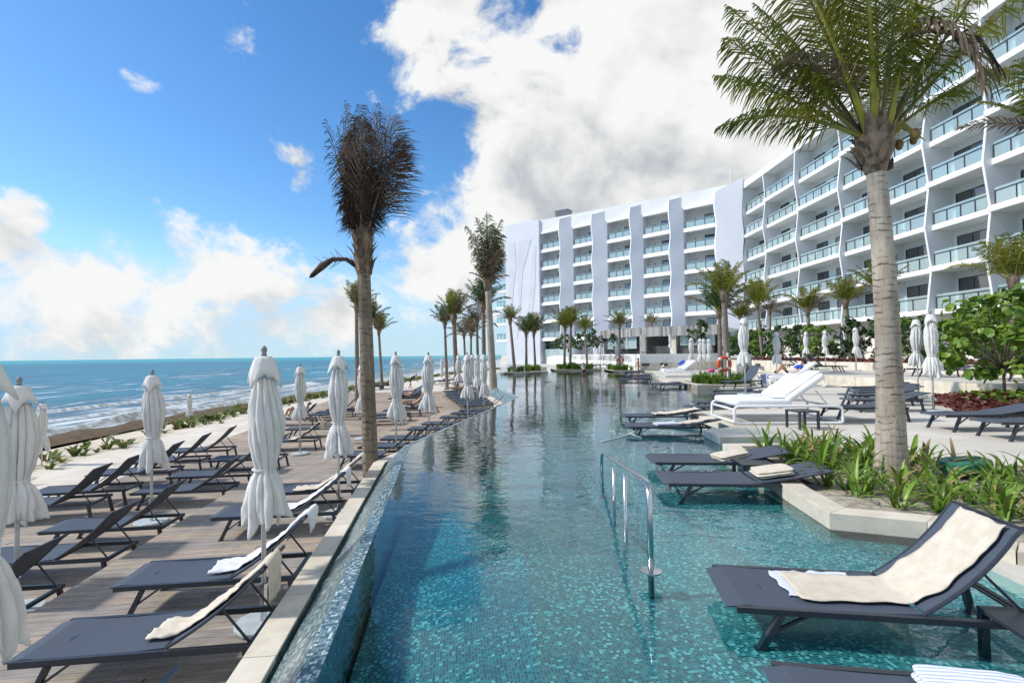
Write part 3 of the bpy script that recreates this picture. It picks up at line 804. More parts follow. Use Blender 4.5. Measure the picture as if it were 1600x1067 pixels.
# planted islands in the pool
def island(name, poly, ztop=.02):
    o = empty(name); tag(o, kind='structure')
    MB().prism(poly, -1.4, ztop - .03).obj('soil_bed', 'soil', o)
    edging(poly, .3, -1.3, ztop, 1.6, closed=True, parent=o)
    return o
def ccw(poly): return poly
ISL1 = [(-1.15, 47.6), (-.2, 55.0), (2.9, 57.0), (3.6, 50.6), (1.4, 48.0)][::-1]
ISL2 = [(4.6, 55.2), (4.6, 60.5), (9.8, 60.0), (9.6, 54.2)][::-1]
ISL3 = [(9.9, 49.5), (9.9, 54), (12.1, 53), (12.3, 49.0)][::-1]
ISL4 = [(9.25, 25.2), (9.4, 28.4), (11.8, 28.8), (13.2, 26.5), (11.4, 24.6)][::-1]
for q in (ISL1, ISL2, ISL3): island('pool_island', q[::-1])
island('terrace_planter', ISL4[::-1], .10)
# ------------------------------------------------------------------ the hotel
# wing along the pool: straight facade at x = 33.5 with kinked fins between the bays
near = empty('hotel_wing', (35, 50, 0)); near.location = (0, 0, 0)
tag(near, 'white seven storey hotel wing running beside the terrace, kinked fins between balconies', 'hotel')
FY = [14.0, 19.3, 24.5, 29.7, 34.9, 40.0, 45.2, 50.5, 58.2, 65.7, 71.5]
ZK = [4.95 + 3.35 * k for k in range(6)]; ROOF = 25.05; XB = 35.4
def xo(k, i=0): return 33.28 if (k + i) % 2 else 33.72
MB().box(XB, 52, FY[0], 78, -1.4, ROOF + .2).obj('wall', 'warm_wall', near)
MB().box(33.35, 52, FY[0], 78, ROOF, ROOF + .85).obj('roof_parapet', 'white_wall', near)
# fins
def fin_poly(i, top):
    pts = [(XB, -1.0), (33.9, -1.0), (33.6, 1.6)]
    for k, z in enumerate(ZK):
        pts.append((xo(k, i) - .16, z - .15))
    pts.append((33.3, ROOF - .02) if not top else (33.6, ROOF - .02)); pts.append((XB, ROOF - .02)); return pts
for i, y in enumerate(FY):
    pts = fin_poly(i, False); n = len(pts); mb = MB()
    mb.add([(p[0], y - .09, p[1]) for p in pts] + [(p[0], y + .09, p[1]) for p in pts],
           [tuple(range(n)), tuple(range(2 * n - 1, n - 1, -1))] + [(j, n + j, n + (j + 1) % n, (j + 1) % n) for j in range(n)])
    mb.obj('fin', 'white_wall', near)
def door_set(parent, y0, y1, z, xw, h=2.35):
    """sliding glass door on the back wall, two panes"""
    f = MB(); t = .06; x0, x1 = xw - .07, xw - .004
    f.box(x0, x1, y0, y0 + t, z, z + h); f.box(x0, x1, y1 - t, y1, z, z + h); f.box(x0, x1, y0 + t, y1 - t, z + h - t, z + h)
    ym = (y0 + y1) / 2; f.box(x0, x1, ym - t / 2, ym + t / 2, z, z + h - t)
    fr = f.obj('balcony_door', 'frame_dark', parent)
    MB().box(x0 + .02, x0 + .03, y0 + t, ym - t / 2, z + .01, z + h - t).obj('pane', 'door_glass', fr)
    MB().box(x0 + .025, x0 + .035, ym + t / 2, y1 - t, z + .01, z + h - t).obj('pane', 'door_glass', fr)
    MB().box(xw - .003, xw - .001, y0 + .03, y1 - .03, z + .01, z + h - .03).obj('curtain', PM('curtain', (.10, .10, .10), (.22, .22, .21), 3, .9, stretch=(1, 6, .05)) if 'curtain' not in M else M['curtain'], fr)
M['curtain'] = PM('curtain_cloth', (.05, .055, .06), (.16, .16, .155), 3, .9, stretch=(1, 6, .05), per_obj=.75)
brnd = random.Random(11)
CHAIR_SPOTS = []
for i in range(len(FY) - 1):
    ya, yb = FY[i] + .09, FY[i + 1] - .09
    for k, z in enumerate(ZK):
        xf = xo(k, i) - .02
        slab = MB(); slab.box(xf, XB - .002, ya + .002, yb - .002, z - .42, z)
        s_ = slab.obj('balcony', 'white_slab', near)
        off = .5 if (k + i) % 2 else .06
        y0, y1 = ya + .05, yb - off
        MB().box(xf + .10, xf + .115, y0, y1, z + .06, z + 1.15).obj('glass_panel', 'rail_glass', s_)
        r_ = MB(); r_.box(xf + .055, xf + .098, y0, y1, z + .90, z + .96)
        r_.obj('handrail', 'frame_dark', s_)
        n = max(2, round((y1 - y0) / 1.35))
        for j in range(n + 1):
            yy = y0 + .03 + (y1 - y0 - .06) * j / n
            MB().box(xf + .05, xf + .097, yy - .03, yy + .03, z + .004, z + .895).obj('post', 'frame_dark', s_)
        if i >= 2:
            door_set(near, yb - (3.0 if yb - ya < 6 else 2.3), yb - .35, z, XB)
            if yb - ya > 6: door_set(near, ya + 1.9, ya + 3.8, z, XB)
            MB().lathe([(.06, 0), (.06, .03)], 8, (xf + 1.3, (ya + yb) / 2, z + 2.89)).obj('ceiling_lamp', 'white_slab', s_)
            if brnd.random() < .8 and k < 6: CHAIR_SPOTS.append((xf + .75 + brnd.random() * .3, ya + 1.2 + brnd.random() * (yb - ya - 2.4), z, brnd.uniform(2.2, 4.0)))
for i in range(len(FY) - 1):       # ground storey openings behind the hedge
    if i >= 2: door_set(near, FY[i] + 1.2, FY[i] + 3.6, 1.0, XB, 2.8)

# wing across the far end: saw-tooth bays with wavy fins
FO = Vector((5.5, 91.4, 0)); FT = Vector((.8235, -.567, 0)); FN = Vector((-.567, -.8235, 0))
def FP(u, v, z): return FO + FT * u + FN * v + Vector((0, 0, z))
far = empty('hotel_wing'); tag(far, 'white hotel wing across the far pool end, shaded front with wavy fins', 'hotel')
ZF = [4.70 + 3.2 * k for k in range(6)]; CEIL = 23.9; RF = 26.15
def fpoly(poly, z0, z1, name, mat, parent=far):
    mb = MB(); mb.prism([tuple(FP(u, v, 0))[:2] for u, v in poly], z0, z1); return mb.obj(name, mat, parent)
fpoly([(-7.4, -2.2), (36, -2.2), (36, -18), (-7.4, -18)], -1.4, RF - .3, 'wall', 'white_wall')
fpoly([(-.02, .35), (34.5, .35), (34.5, -2.19), (-.02, -2.19)], CEIL, RF, 'roof_parapet', 'white_wall')
fpoly([(-7.45, .75), (0, .75), (0, -2.19), (-7.45, -2.19)], -1.4, RF + .05, 'end_panel', 'shaded_white')
# flame-like relief on the end panel
def relief(pts):
    mb = MB(); n = len(pts)
    fr = [FP(u, .80, z) for u, z in pts]; bk = [FP(u, .751, z) for u, z in pts]
    mb.add(fr + bk, [tuple(range(n)), tuple(range(2 * n - 1, n - 1, -1))] + [(j, n + j, n + (j + 1) % n, (j + 1) % n) for j in range(n)])
    mb.obj('relief', 'relief', far)
relief([(-6.6, 22.8), (-5.3, 22.9), (-5.0, 18.5), (-5.6, 14.5), (-6.3, 9.0), (-6.1, 4.0), (-6.9, 4.0), (-7.0, 10), (-6.5, 16)])
relief([(-4.4, 22.9), (-1.6, 22.9), (-2.6, 19.8), (-3.6, 17.0), (-3.9, 13.0), (-4.4, 8.0), (-5.0, 4.5), (-4.9, 9), (-4.5, 14), (-4.9, 18)])
relief([(-1.2, 21.5), (-.6, 21.5), (-.9, 14.0), (-1.6, 9.0), (-2.8, 4.0), (-3.5, 4.0), (-2.6, 9.5), (-1.9, 15)])
FINS = [(4.6, 6.7), (10.85, 13.1), (17.6, 19.3), (23.9, 25.7), (30.6, 34.2)]
for n_, (ua, ub) in enumerate(FINS):
    mb = MB(); NZ = 44; last = n_ == 4
    top = RF - 1.0 + (.25 if n_ == 0 else 0); ringn = 5
    vs = []
    for j in range(NZ + 1):
        z = -1.0 + (top + 1.0) * j / NZ
        w = .13 * math.sin(2 * math.pi * z / 6.4 + .6); w2 = .10 * math.sin(2 * math.pi * z / 6.4 + 2.4) if last else 0
        for (u, v) in ((ua + w, 1.35), (ub + w2, .22 if not last else 1.0), (ub + w2, -2.18), (ua - .02, -2.18), (ua + w - .16, 1.22)):
            dz = 0
            if j == NZ: dz = (.55 if u > ua + .5 else 0) if not last else (1.5 if u > ua + .8 else 0)
            vs.append(FP(u, v, z + dz))
    fs = [(j * 5 + k, j * 5 + (k + 1) % 5, (j + 1) * 5 + (k + 1) % 5, (j + 1) * 5 + k) for j in range(NZ) for k in range(5)]
    fs.append(tuple(NZ * 5 + k for k in range(5)))
    mb.add(vs, fs); fo = mb.obj('fin', 'shaded_white', far)
    fo.data.materials.append(M['white_slab']); fo.data.polygons.foreach_set('material_index', [1 if (i_ % 5 == 4 and i_ < NZ * 5) else 0 for i_ in range(len(fo.data.polygons))])  # edge towards the sun in brighter white, sunlight put into the colour
if True:
    ua, ub = 30.9, 34.2
BAYS = [(0.02, 4.55), (6.75, 10.8), (13.15, 17.55), (19.35, 23.85), (25.75, 30.55)]
for ua, ub in BAYS:
    va, vb = .30, 1.12
    def fv(u): return va + (vb - va) * (u - ua) / (ub - ua)
    for k, z in enumerate(ZF + [CEIL + .3]):
        if k == 6:
            fpoly([(ua, fv(ua) + .1), (ub, fv(ub) + .1), (ub, .36), (ua, .36)], CEIL - .35, CEIL + .05, 'soffit', 'white_slab'); continue
        s_ = fpoly([(ua, va), (ub, vb), (ub, -2.17), (ua, -2.17)], z - .32, z, 'balcony', 'white_slab')
        fpoly([(ua, va + .10), (ub, vb + .10), (ub, vb + .003), (ua, va + .003)], z - .62, z - .30, 'edge_beam', 'white_slab', s_)
        fpoly([(ua + .25, fv(ua + .25) - .12), (ub, vb - .12), (ub, vb - .14), (ua + .25, fv(ua + .25) - .14)], z + .05, z + 1.12, 'glass_panel', 'rail_glass', s_)
        mb = MB(); mb.bar(FP(ua + .2, fv(ua + .2) - .08, z + 1.0), FP(ub, vb - .08, z + 1.0), .05, .06); mb.obj('handrail', 'frame_dark', s_)
        for j in range(4):
            u = ua + .25 + (ub - ua - .25) * j / 3.1
            mb = MB(); mb.bar(FP(u, fv(u) - .08, z + .004), FP(u, fv(u) - .08, z + .965), .05, .05); mb.obj('post', 'frame_dark', s_)
        # door at the side next to the fin
        mb = MB(); mb.prism([tuple(FP(u, v, 0))[:2] for u, v in ((ub - 2.3, -2.195), (ub - .15, -2.195), (ub - .15, -2.10), (ub - 2.3, -2.10))], z + .005, z + 2.3)
        d_ = mb.obj('balcony_door', 'frame_dark', far)
        for q0, q1 in ((ub - 2.22, ub - 1.26), (ub - 1.2, ub - .22)):
            MB().prism([tuple(FP(u, v, 0))[:2] for u, v in ((q0, -2.098), (q1, -2.098), (q1, -2.085), (q0, -2.085))], z + .07, z + 2.24).obj('pane', 'door_glass', d_)
        MB().lathe([(.09, -.06), (.09, .06)], 8, tuple(FP(ua + 1.1, -2.1, z + 1.9))).obj('wall_lamp', 'frame_dark', s_)
# balconies on the sea end of that wing
for k, z in enumerate(ZF):
    s_ = fpoly([(-7.47, -1.2), (-7.47, -8), (-11.2, -8), (-11.2, -1.2)], z - .5, z, 'balcony', 'white_slab')
    fpoly([(-7.5, -1.3), (-11.05, -1.3), (-11.05, -1.33), (-7.5, -1.33)], z + .05, z + 1.12, 'glass_panel', 'rail_glass', s_)
    mb = MB(); mb.bar(FP(-7.5, -1.27, z + 1.0), FP(-11.1, -1.27, z + 1.0), .05, .06); mb.obj('handrail', 'frame_dark', s_)
    for j in range(5):
        mb = MB(); mb.bar(FP(-7.6 - j * .85, -1.27, z + .004), FP(-7.6 - j * .85, -1.27, z + .965), .05, .05); mb.obj('post', 'frame_dark', s_)
    fpoly([(-8.8, -4.4), (-10.4, -4.4), (-10.4, -4.5), (-8.8, -4.5)], z + .01, z + 2.4, 'window', 'warm_wall', s_)
fpoly([(-7.47, -4.51), (-7.47, -8.01), (-10.9, -8.01), (-10.9, -4.51)], -1.4, 24.5, 'stair_wall', 'warm_wall')
# plant unit on the roof
ru = empty('roof_unit', FP(2.6, -4.0, 25.8), math.atan2(FT.y, FT.x)); tag(ru, 'grey louvred air handling unit on the far wing roof', 'air conditioner')
MB().box(-1.5, 1.5, -1.1, 1.1, .1, 1.2).obj('plinth', 'white_wall', ru)
MB().box(-1.3, 1.3, -.9, .9, 1.2, 2.5).obj('casing', 'grey_steel', ru)
for j in range(7): MB().box(-1.25, 1.25, -.96, -.902, 1.3 + j * .17, 1.38 + j * .17).obj('slat', 'grey_steel', ru)
MB().box(-1.4, 1.4, -1.0, 1.0, 2.502, 2.62).obj('lid', 'grey_steel', ru)
# roof mast
tag(MB().tube([(34, 77, 25.8), (34, 77, 30)], .05, 6).obj('mast', 'white_metal'), 'thin white mast on the roof where the wings meet', 'mast')

# pool bar
bar = empty('pool_bar'); tag(bar, 'low pool bar with grey boarded fascia in front of the far wing', 'bar')
BA, BB, BC = Vector((12.3, 69.5, 0)), Vector((16.0, 62.0, 0)), Vector((23.4, 56.6, 0))
MB().prism([(12.5, 69.7), (16.15, 62.2), (23.3, 57.0), (30, 66), (20, 78)], 4.05, 4.72).obj('roof', 'white_slab', bar)
def fascia(a, c, z0, z1, nb, name='fascia_board'):
    t = (c - a).normalized(); nn = Vector((t.y, -t.x, 0))
    meshes = {}
    for j in range(nb):
        p = a.lerp(c, j / nb); q = a.lerp(c, (j + 1) / nb - .004 / nb * 5)
        dz = rnd.uniform(-.05, .02); th = rnd.uniform(.06, .12)
        MB().prism([tuple(p)[:2], tuple(q)[:2], tuple(q + nn * th)[:2], tuple(p + nn * th)[:2]], z0 + dz, z1).obj(name, 'boards', bar)
fascia(BA, BB, 3.80, 4.85, 26); fascia(BB + Vector((.06, 0, 0)), BC, 3.75, 4.88, 34)
MB().prism([(15.75, 62.0), (16.35, 61.6), (16.75, 62.3), (16.2, 62.7)], 1.48, 4.0).obj('pillar', 'boards', bar)
MB().prism([(18.9, 60.2), (19.5, 59.8), (20.4, 61.2), (19.8, 61.6)], 1.48, 4.04).obj('pillar', 'stone', bar)
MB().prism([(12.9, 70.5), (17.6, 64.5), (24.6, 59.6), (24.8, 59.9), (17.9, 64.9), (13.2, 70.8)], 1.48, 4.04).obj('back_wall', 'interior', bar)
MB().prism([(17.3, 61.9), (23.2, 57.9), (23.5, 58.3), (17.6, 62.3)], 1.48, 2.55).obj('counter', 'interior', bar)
MB().prism([(20.0, 59.85), (23.3, 57.6), (23.33, 57.64), (20.03, 59.89)], 2.56, 3.9).obj('glass_screen', 'rail_glass', bar)
MB().prism([(13.1, 69.0), (15.7, 63.4), (15.74, 63.42), (13.14, 69.02)], 2.3, 3.9).obj('glass_screen', 'rail_glass', bar)
MB().prism([(24.2, 56.6), (27, 54.8), (27.2, 55.1), (24.4, 56.9)], 1.48, 4.0).obj('glass_door', 'door_glass', bar)

# glass fence on the bank by the far wing
gf = empty('glass_fence'); tag(gf, 'glass balustrade with pale posts on the sand bank beyond the pool', 'fence')
pts = [P(797, 553, 104), P(822, 551.5, 98), P(848, 550, 92), P(872, 549, 86), P(893, 548.5, 80)]
pts = [Vector((p.x, p.y, 1.6)) for p in pts]
for i, p in enumerate(pts):
    MB().box(p.x - .12, p.x + .12, p.y - .12, p.y + .12, p.z - 1.5, p.z + 1.15).obj('post', 'white_metal', gf)
    if i: MB().bar(pts[i - 1] + Vector((0, 0, .4)), p + Vector((0, 0, .4)), .03, 1.2).obj('glass_panel', 'rail_glass', gf)
# ------------------------------------------------------------------ closed parasols
PROTO = {}
def make_parasol(seed):
    r_ = random.Random(seed); root = empty('parasol')
    ph = [r_.uniform(0, 6.3) for _ in range(8)]; NT, NZ = 56, 34
    prof = [(2.54, .095), (2.44, .125), (2.3, .160), (2.1, .180), (1.9, .165), (1.74, .135), (1.63, .102), (1.57, .098), (1.50, .140), (1.38, .180), (1.24, .205), (1.06, .205)]
    def rz_(z):
        for (z0, ra), (z1, rb) in zip(prof, prof[1:]):
            if z <= z0 and z >= z1:
                f = (z0 - z) / (z0 - z1); return ra + (rb - ra) * f
        return prof[-1][1]
    lean = (r_.uniform(-.03, .03), r_.uniform(-.03, .03)); tw = r_.uniform(-.9, .9)
    NF = 8; tip = [r_.uniform(-.16, .18) for _ in range(NF)]; out = [r_.uniform(.65, 1.45) for _ in range(NF)]; deep = [r_.uniform(.5, 1.3) for _ in range(11)]
    bulge = r_.uniform(0, 6.3); flat = r_.uniform(.78, .92); fdir = r_.uniform(0, 3.14)
    rows = []; NT, NZ = 88, 40
    for j in range(NZ + 1):
        a = j / NZ; z = 2.54 - 1.48 * a; row = []
        skirt = max(0, (1.57 - z) / .51)
        for k in range(NT + 1):
            t = 2 * math.pi * (k % NT) / NT
            q = t + tw * a + .22 * noise.noise((math.cos(t) * 1.3, math.sin(t) * 1.3 + seed, z * 1.6))
            s11 = (q + ph[0]) / (2 * math.pi) * 11; i11 = int(math.floor(s11)) % 11; f11 = s11 - math.floor(s11)
            crease = math.exp(-((f11 - .5) / .16) ** 2) * deep[i11]            # narrow valleys between hanging folds
            r = rz_(z) * (1.06 - (.36 if z > 1.66 else .34) * crease + .12 * math.sin(t - bulge) * math.sin(math.pi * min(1, a * 1.5)))
            r += .022 * noise.noise((math.cos(t) * 3 + seed, math.sin(t) * 3, z * 3.2)) - .030 * max(0, .32 - abs(noise.noise((math.cos(t) * 4.2 + 2 * z, math.sin(t) * 4.2 + seed, z * 2.6)))) - .016 * max(0, .3 - abs(noise.noise((math.cos(t) * 9, math.sin(t) * 9 + seed, z * 7 + t))))
            zz = z
            if skirt > 0:
                s8 = (t + ph[4]) / (2 * math.pi) * NF; i0 = int(math.floor(s8)) % NF; f = s8 - math.floor(s8); tri = 1 - abs(2 * f - 1)
                zz -= skirt * (.8 * tip[i0] * tri + .10 * tri - .09)
                r *= 1 + skirt * ((tri - .45) * .55 * out[i0])
                r += .03 * skirt * noise.noise((t * 3, seed, z * 5))
            x_, y_ = r * math.cos(t), r * math.sin(t)
            d_ = x_ * math.cos(fdir) + y_ * math.sin(fdir); x_ -= math.cos(fdir) * d_ * (1 - flat); y_ -= math.sin(fdir) * d_ * (1 - flat)
            row.append((x_ + lean[0] * a, y_ + lean[1] * a, zz))
        rows.append(row)
    can = MB().grid(rows).obj('canopy', 'fabric', root, smooth=True)
    sm = can.modifiers.new('cloth', 'SOLIDIFY'); sm.thickness = .006
    st = [(.104 * math.cos(6.283 * k / 14), .104 * math.sin(6.283 * k / 14), 1.60) for k in range(15)]
    MB().tube(st, .012, 5, False).obj('tie_strap', 'fabric', can)
    rows = []
    cdir = [r_.uniform(.6, 1.5) for _ in range(4)]
    for (r, z, c) in ((.012, 2.760, 0), (.066, 2.754, 0), (.088, 2.728, .2), (.108, 2.665, .5), (.130, 2.59, .8), (.156, 2.505, 1.15)):
        row = []
        for k in range(49):
            t = 2 * math.pi * (k % 48) / 48
            s4 = (t + ph[3]) / (2 * math.pi) * 4; i4 = int(math.floor(s4)) % 4; f4 = s4 - math.floor(s4); tri = (1 - abs(2 * f4 - 1)) ** 1.4
            u4 = t + ph[3]; sq = 1 / max(abs(math.cos(u4)), abs(math.sin(u4))); bq = .15 + .85 * c
            rr = r * (1 - bq + bq * sq * (.88 + .12 * cdir[i4])) * (1 - .10 * c) + .010 * noise.noise((3 * math.cos(t), 3 * math.sin(t), seed + z * 6))
            row.append((rr * math.cos(t), rr * math.sin(t), z - c * (.13 * ((sq - 1) / .414) ** 1.5 * cdir[i4] - .06) + .022 * c * noise.noise((3 * math.cos(t), 3 * math.sin(t), seed))))
        rows.append(row)
    cap = MB().grid(rows).obj('canopy_cap', 'fabric', root, smooth=True)
    sm = cap.modifiers.new('cloth', 'SOLIDIFY'); sm.thickness = .006
    MB().tube([(0, 0, .06), (0, 0, 2.76)], .024, 10).obj('pole', 'pole', root, smooth=True)
    MB().lathe([(.012, 2.75), (.03, 2.77), (.022, 2.80), (.034, 2.83), (.02, 2.865), (.006, 2.875)], 10).obj('finial', 'grey_steel', root, smooth=True)
    sl = MB().lathe([(.034, .04), (.034, .40), (.042, .40), (.042, .43), (.027, .43)], 12).obj('pole_sleeve', 'steel', root)
    MB().bar((.03, 0, .30), (.10, 0, .30), .016, .016).obj('clamp_knob', 'steel', sl)
    b_ = MB(); b_.prism([(.28 * math.cos(R(45 + a)) * (1.0 if a % 90 else 1.0), .28 * math.sin(R(45 + a))) for a in (0, 30, 60, 90, 120, 150, 180, 210, 240, 270, 300, 330)], .004, .055)
    b_.obj('base_plate', 'base_plate', root, bevel=.015)
    return root
# bake the cloth thickness of a built thing into its meshes, so that copies share them
def bake(root):
    dg = bpy.context.evaluated_depsgraph_get()
    for o in list(root.children_recursive):
        if o.modifiers:
            me = bpy.data.meshes.new_from_object(o.evaluated_get(dg)); o.modifiers.clear(); o.data = me
    return root
PV = [0]
def parasol(loc, label, group, scale=1.0):
    key = 'parasol%d' % (PV[0] % 6); PV[0] += 1
    return place(PROTO, key, lambda: bake(make_parasol(PV[0] * 3 + 1)), loc, rnd.uniform(0, 6.28), label, 'parasol', group, scale)

# ------------------------------------------------------------------ sun loungers
SEAT, BACK, HW, SH = 1.20, .95, .33, .36
def prof_pt(s, ang):
    """point of the lying surface s metres from the foot end: (x, z), and its slope"""
    if s <= SEAT:
        return s, SH - .018 * math.sin(math.pi * s / SEAT) - (.03 * (1 - s / .09) ** 2 if s < .09 else 0), 0.0
    x, z = SEAT, SH; n = 12; ds = (s - SEAT) / n
    for i in range(n):
        q = (i + .5) * ds / BACK
        a = ang * (.74 + .52 * q) if q < .9 else ang * (1.2 - (q - .9) * 3)
        x += ds * math.cos(a); z += ds * math.sin(a)
    return x, z, ang
def make_lounger(ang):
    root = empty('sun_lounger'); a_ = R(ang)
    f = MB()
    for y in (-HW, HW):
        f.bar((.06, y, SH - .035), (1.90, y, SH - .035), .038, .05)
    for x in (.30, 1.16, 1.88): f.bar((x, -HW + .019, SH - .04), (x, HW - .019, SH - .04), .035, .04)
    f.obj('frame', 'charcoal', root)
    for y in (-1, 1):
        l = MB(); l.bar((.34, y * HW, SH - .061), (.20, y * (HW + .012), 0), .05, .042, (1, 0, 0)); l.bar((.245, y * HW, .12), (.50, y * HW, SH - .062), .02, .02); l.bar((.17, y * (HW + .012), .006), (.235, y * (HW + .012), .006), .052, .012)
        l.obj('leg', 'charcoal', root)
    for y in (-1, 1):
        l = MB(); l.bar((1.84, y * HW, SH - .061), (1.90, y * (HW + .012), 0), .05, .042, (1, 0, 0)); l.bar((1.865, y * (HW + .012), .006), (1.935, y * (HW + .012), .006), .052, .012)
        l.obj('leg', 'charcoal', root)
    def sheet(s0, s1, n, w, th):
        top, bot = [], []
        for i in range(n + 1):
            x, z, _ = prof_pt(s0 + (s1 - s0) * i / n, a_)
            x2, z2, _ = prof_pt(s0 + (s1 - s0) * i / n + .01, a_)
            nx, nz = -(z2 - z), (x2 - x); l = math.hypot(nx, nz); nx, nz = nx / l * th, nz / l * th
            ys = [-w, -w * .5, 0, w * .5, w]; dip = [0, -.006, -.008, -.006, 0]
            top.append([(x, y, z + d) for y, d in zip(ys, dip)]); bot.append([(x - nx, y, z - nz + d) for y, d in zip(ys, dip)])
        mb = MB(); mb.grid([r[::-1] for r in top]); mb.grid(bot)
        mb.grid([[r[0] for r in top], [r[0] for r in bot]][::-1]); mb.grid([[r[-1] for r in top], [r[-1] for r in bot]])
        mb.grid([top[0], bot[0]]); mb.grid([top[-1][::-1], bot[-1][::-1]])
        return mb
    sheet(0, SEAT - .01, 10, HW - .02, .012).obj('seat_sling', 'sling', root, smooth=False)
    bs = sheet(SEAT + .02, SEAT + BACK, 12, HW - .035, .012).obj('back_sling', 'sling', root)
    bf = MB()
    for y in (-1, 1):
        bf.tube([(prof_pt(SEAT + BACK * i / 12, a_)[0], y * (HW - .03), prof_pt(SEAT + BACK * i / 12, a_)[1] - .012) for i in range(13)], .014, 6)
    xe, ze, _ = prof_pt(SEAT + BACK, a_); bf.bar((xe, -HW + .03, ze - .012), (xe, HW - .03, ze - .012), .024, .024)
    bf.obj('back_frame', 'charcoal', root)
    xm, zm, _ = prof_pt(SEAT + BACK * .55, a_); sp = MB()
    for y in (-1, 1): sp.bar((xm, y * (HW - .05), zm - .02), (min(xm + .28, 1.86) if ang > 20 else xm + .02, y * (HW - .05), SH - .03), .016, .016)
    xq = min(xm + .28, 1.86) if ang > 20 else xm + .02
    sp.bar((xq, -(HW - .045), SH - .03), (xq, HW - .045, SH - .03), .018, .018); sp.bar((xm, -(HW - .045), zm - .02), (xm, HW - .045, zm - .02), .018, .018)
    sp.obj('back_support', 'charcoal', root)
    return root
LOUNGERS = {}
def lounger(x, y, z, rz, ang, label, group, scale=1.0):
    return place(PROTO, 'lounger%d' % ang, lambda: make_lounger(ang), (x, y, z), rz, label, 'sun lounger', group, scale)

def towel_on(x, y, z, rz, ang, s0, s1, y0, y1, mat, label, hang=0.0, skew=0.0, name='towel', seed=1, lift=.014, wrinkle=1.6):
    """a towel that follows a lounger's seat and back, optionally hanging over the head end"""
    a_ = R(ang); rows = []; n = 46; r_ = random.Random(seed); total = (s1 - s0) + hang; W_ = 16
    for i in range(n + 1):
        s = s0 + total * i / n; row = []
        for j in range(W_ + 1):
            c = j / W_; yy = y0 + (y1 - y0) * c + skew * (i / n - .5) + .02 * noise.noise((i * .17, seed, 0)) * (c - .5) * 4
            ss = s + .05 * noise.noise((c * 3, seed, 7)) * (1 if i in (0, n) else .6)
            if ss <= SEAT + BACK:
                px, pz, _ = prof_pt(max(ss, .02), a_); qx, qz, _ = prof_pt(max(ss, .02) + .01, a_)
                nx, nz = -(qz - pz), (qx - px); l = math.hypot(nx, nz) or 1; nx /= l; nz /= l
                wr = lift + wrinkle * (.030 * max(0, noise.noise((ss * 3.5 + seed, c * 5.5, 3))) + .022 * abs(noise.noise((ss * 8, c * 7 + seed, 9))))
                row.append((px + nx * wr, yy, pz + nz * wr))
            else:
                d = ss - SEAT - BACK; px, pz, _ = prof_pt(SEAT + BACK, a_); k = min(d / .05, 1)
                row.append((px + .034 * k + .015 * noise.noise((d * 8, c * 5, seed)) , yy * (1 - .35 * min(1, d / max(hang, .01)) * 0.6) + 0, pz + .03 * (1 - k) - max(0, d - .03) + .006))
        rows.append(row)
    o = MB().grid([r[::-1] for r in rows]).obj(name, mat, None, smooth=True)
    sm = o.modifiers.new('pile', 'SOLIDIFY'); sm.thickness = .008; sm.offset = 0.2
    o.location = (x, y, z); o.rotation_euler = (0, 0, rz)
    if z == Z_SHELF: o.scale = (1, 1, .76)
    return tag(o, label, 'towel')
def folded_towel(x, y, z, rz, sx, sy, sz, mat, label, seed=0, layers=2, tilt=0.0):
    """a towel folded flat in layers"""
    mb = MB(); r_ = random.Random(seed)
    for q in range(layers):
        rows = []; z0 = sz * q / layers; h = sz / layers
        ox, oy = r_.uniform(-.015, .015), r_.uniform(-.015, .015)
        for i in range(13):
            ph = -math.pi / 2 + math.pi * i / 12; row = []
            for k in range(41):
                t = 2 * math.pi * (k % 40) / 40
                def sg(v, e): return math.copysign(abs(v) ** e, v)
                cx = sg(math.cos(ph), .35) * sg(math.cos(t), .28); cy = sg(math.cos(ph), .35) * sg(math.sin(t), .28); cz = sg(math.sin(ph), .6)
                nn = noise.noise((cx * 2 + seed, cy * 2, q)) * .012
                row.append((ox + cx * sx / 2 + nn, oy + cy * sy / 2 + nn, z0 + h / 2 + cz * h / 2 + nn * .8))
            rows.append(row)
        mb.grid([r[::-1] for r in rows])
    o = mb.obj('folded_towel', mat, None, smooth=True); o.location = (x, y, z); o.rotation_euler = (0, tilt, rz)
    return tag(o, label, 'towel')
def on_lounger(x, y, z, rz, ang, s, off):
    px, pz, _ = prof_pt(s, R(ang)); c, s_ = math.cos(rz), math.sin(rz)
    return x + px * c - off * s_, y + px * s_ + off * c, z + pz * (.76 if z == Z_SHELF else 1)

# --- row on the upper deck beside the coping
def row_pt(u, v): p = L(u, v); return p.x, p.y
x, y = row_pt(-3.57, 2.95); lounger(x, y, Z_DECK, LA, 38, 'charcoal lounger at the deck corner, only its tilted head end shows', None)
NEARROW = [(-3.57, 4.86, 38, 'charcoal sun lounger draped with a long crumpled beige towel, closest on the deck', ('towel_beige', .98, .0, 'long beige towel running down the backrest of the closest deck lounger', .38)),
           (-3.61, 6.18, 38, 'charcoal sun lounger with a white towel, second one along the pool coping', ('towel_white', .92, .05, 'white towel over the second deck lounger beside the coping', .25)),
           (-3.66, 8.47, 36, 'charcoal sun lounger with bluish white towel, just past the parasol beside the coping', ('towel_white', 1.02, .0, 'bluish white towel hanging over the third deck lounger beyond the parasol', .30)),
           (-3.62, 9.77, 36, 'charcoal sun lounger with cream towel, beside the dead palm trunk', ('towel_beige', .80, -.1, 'cream towel laid along the lounger next to the dead palm', .16))]
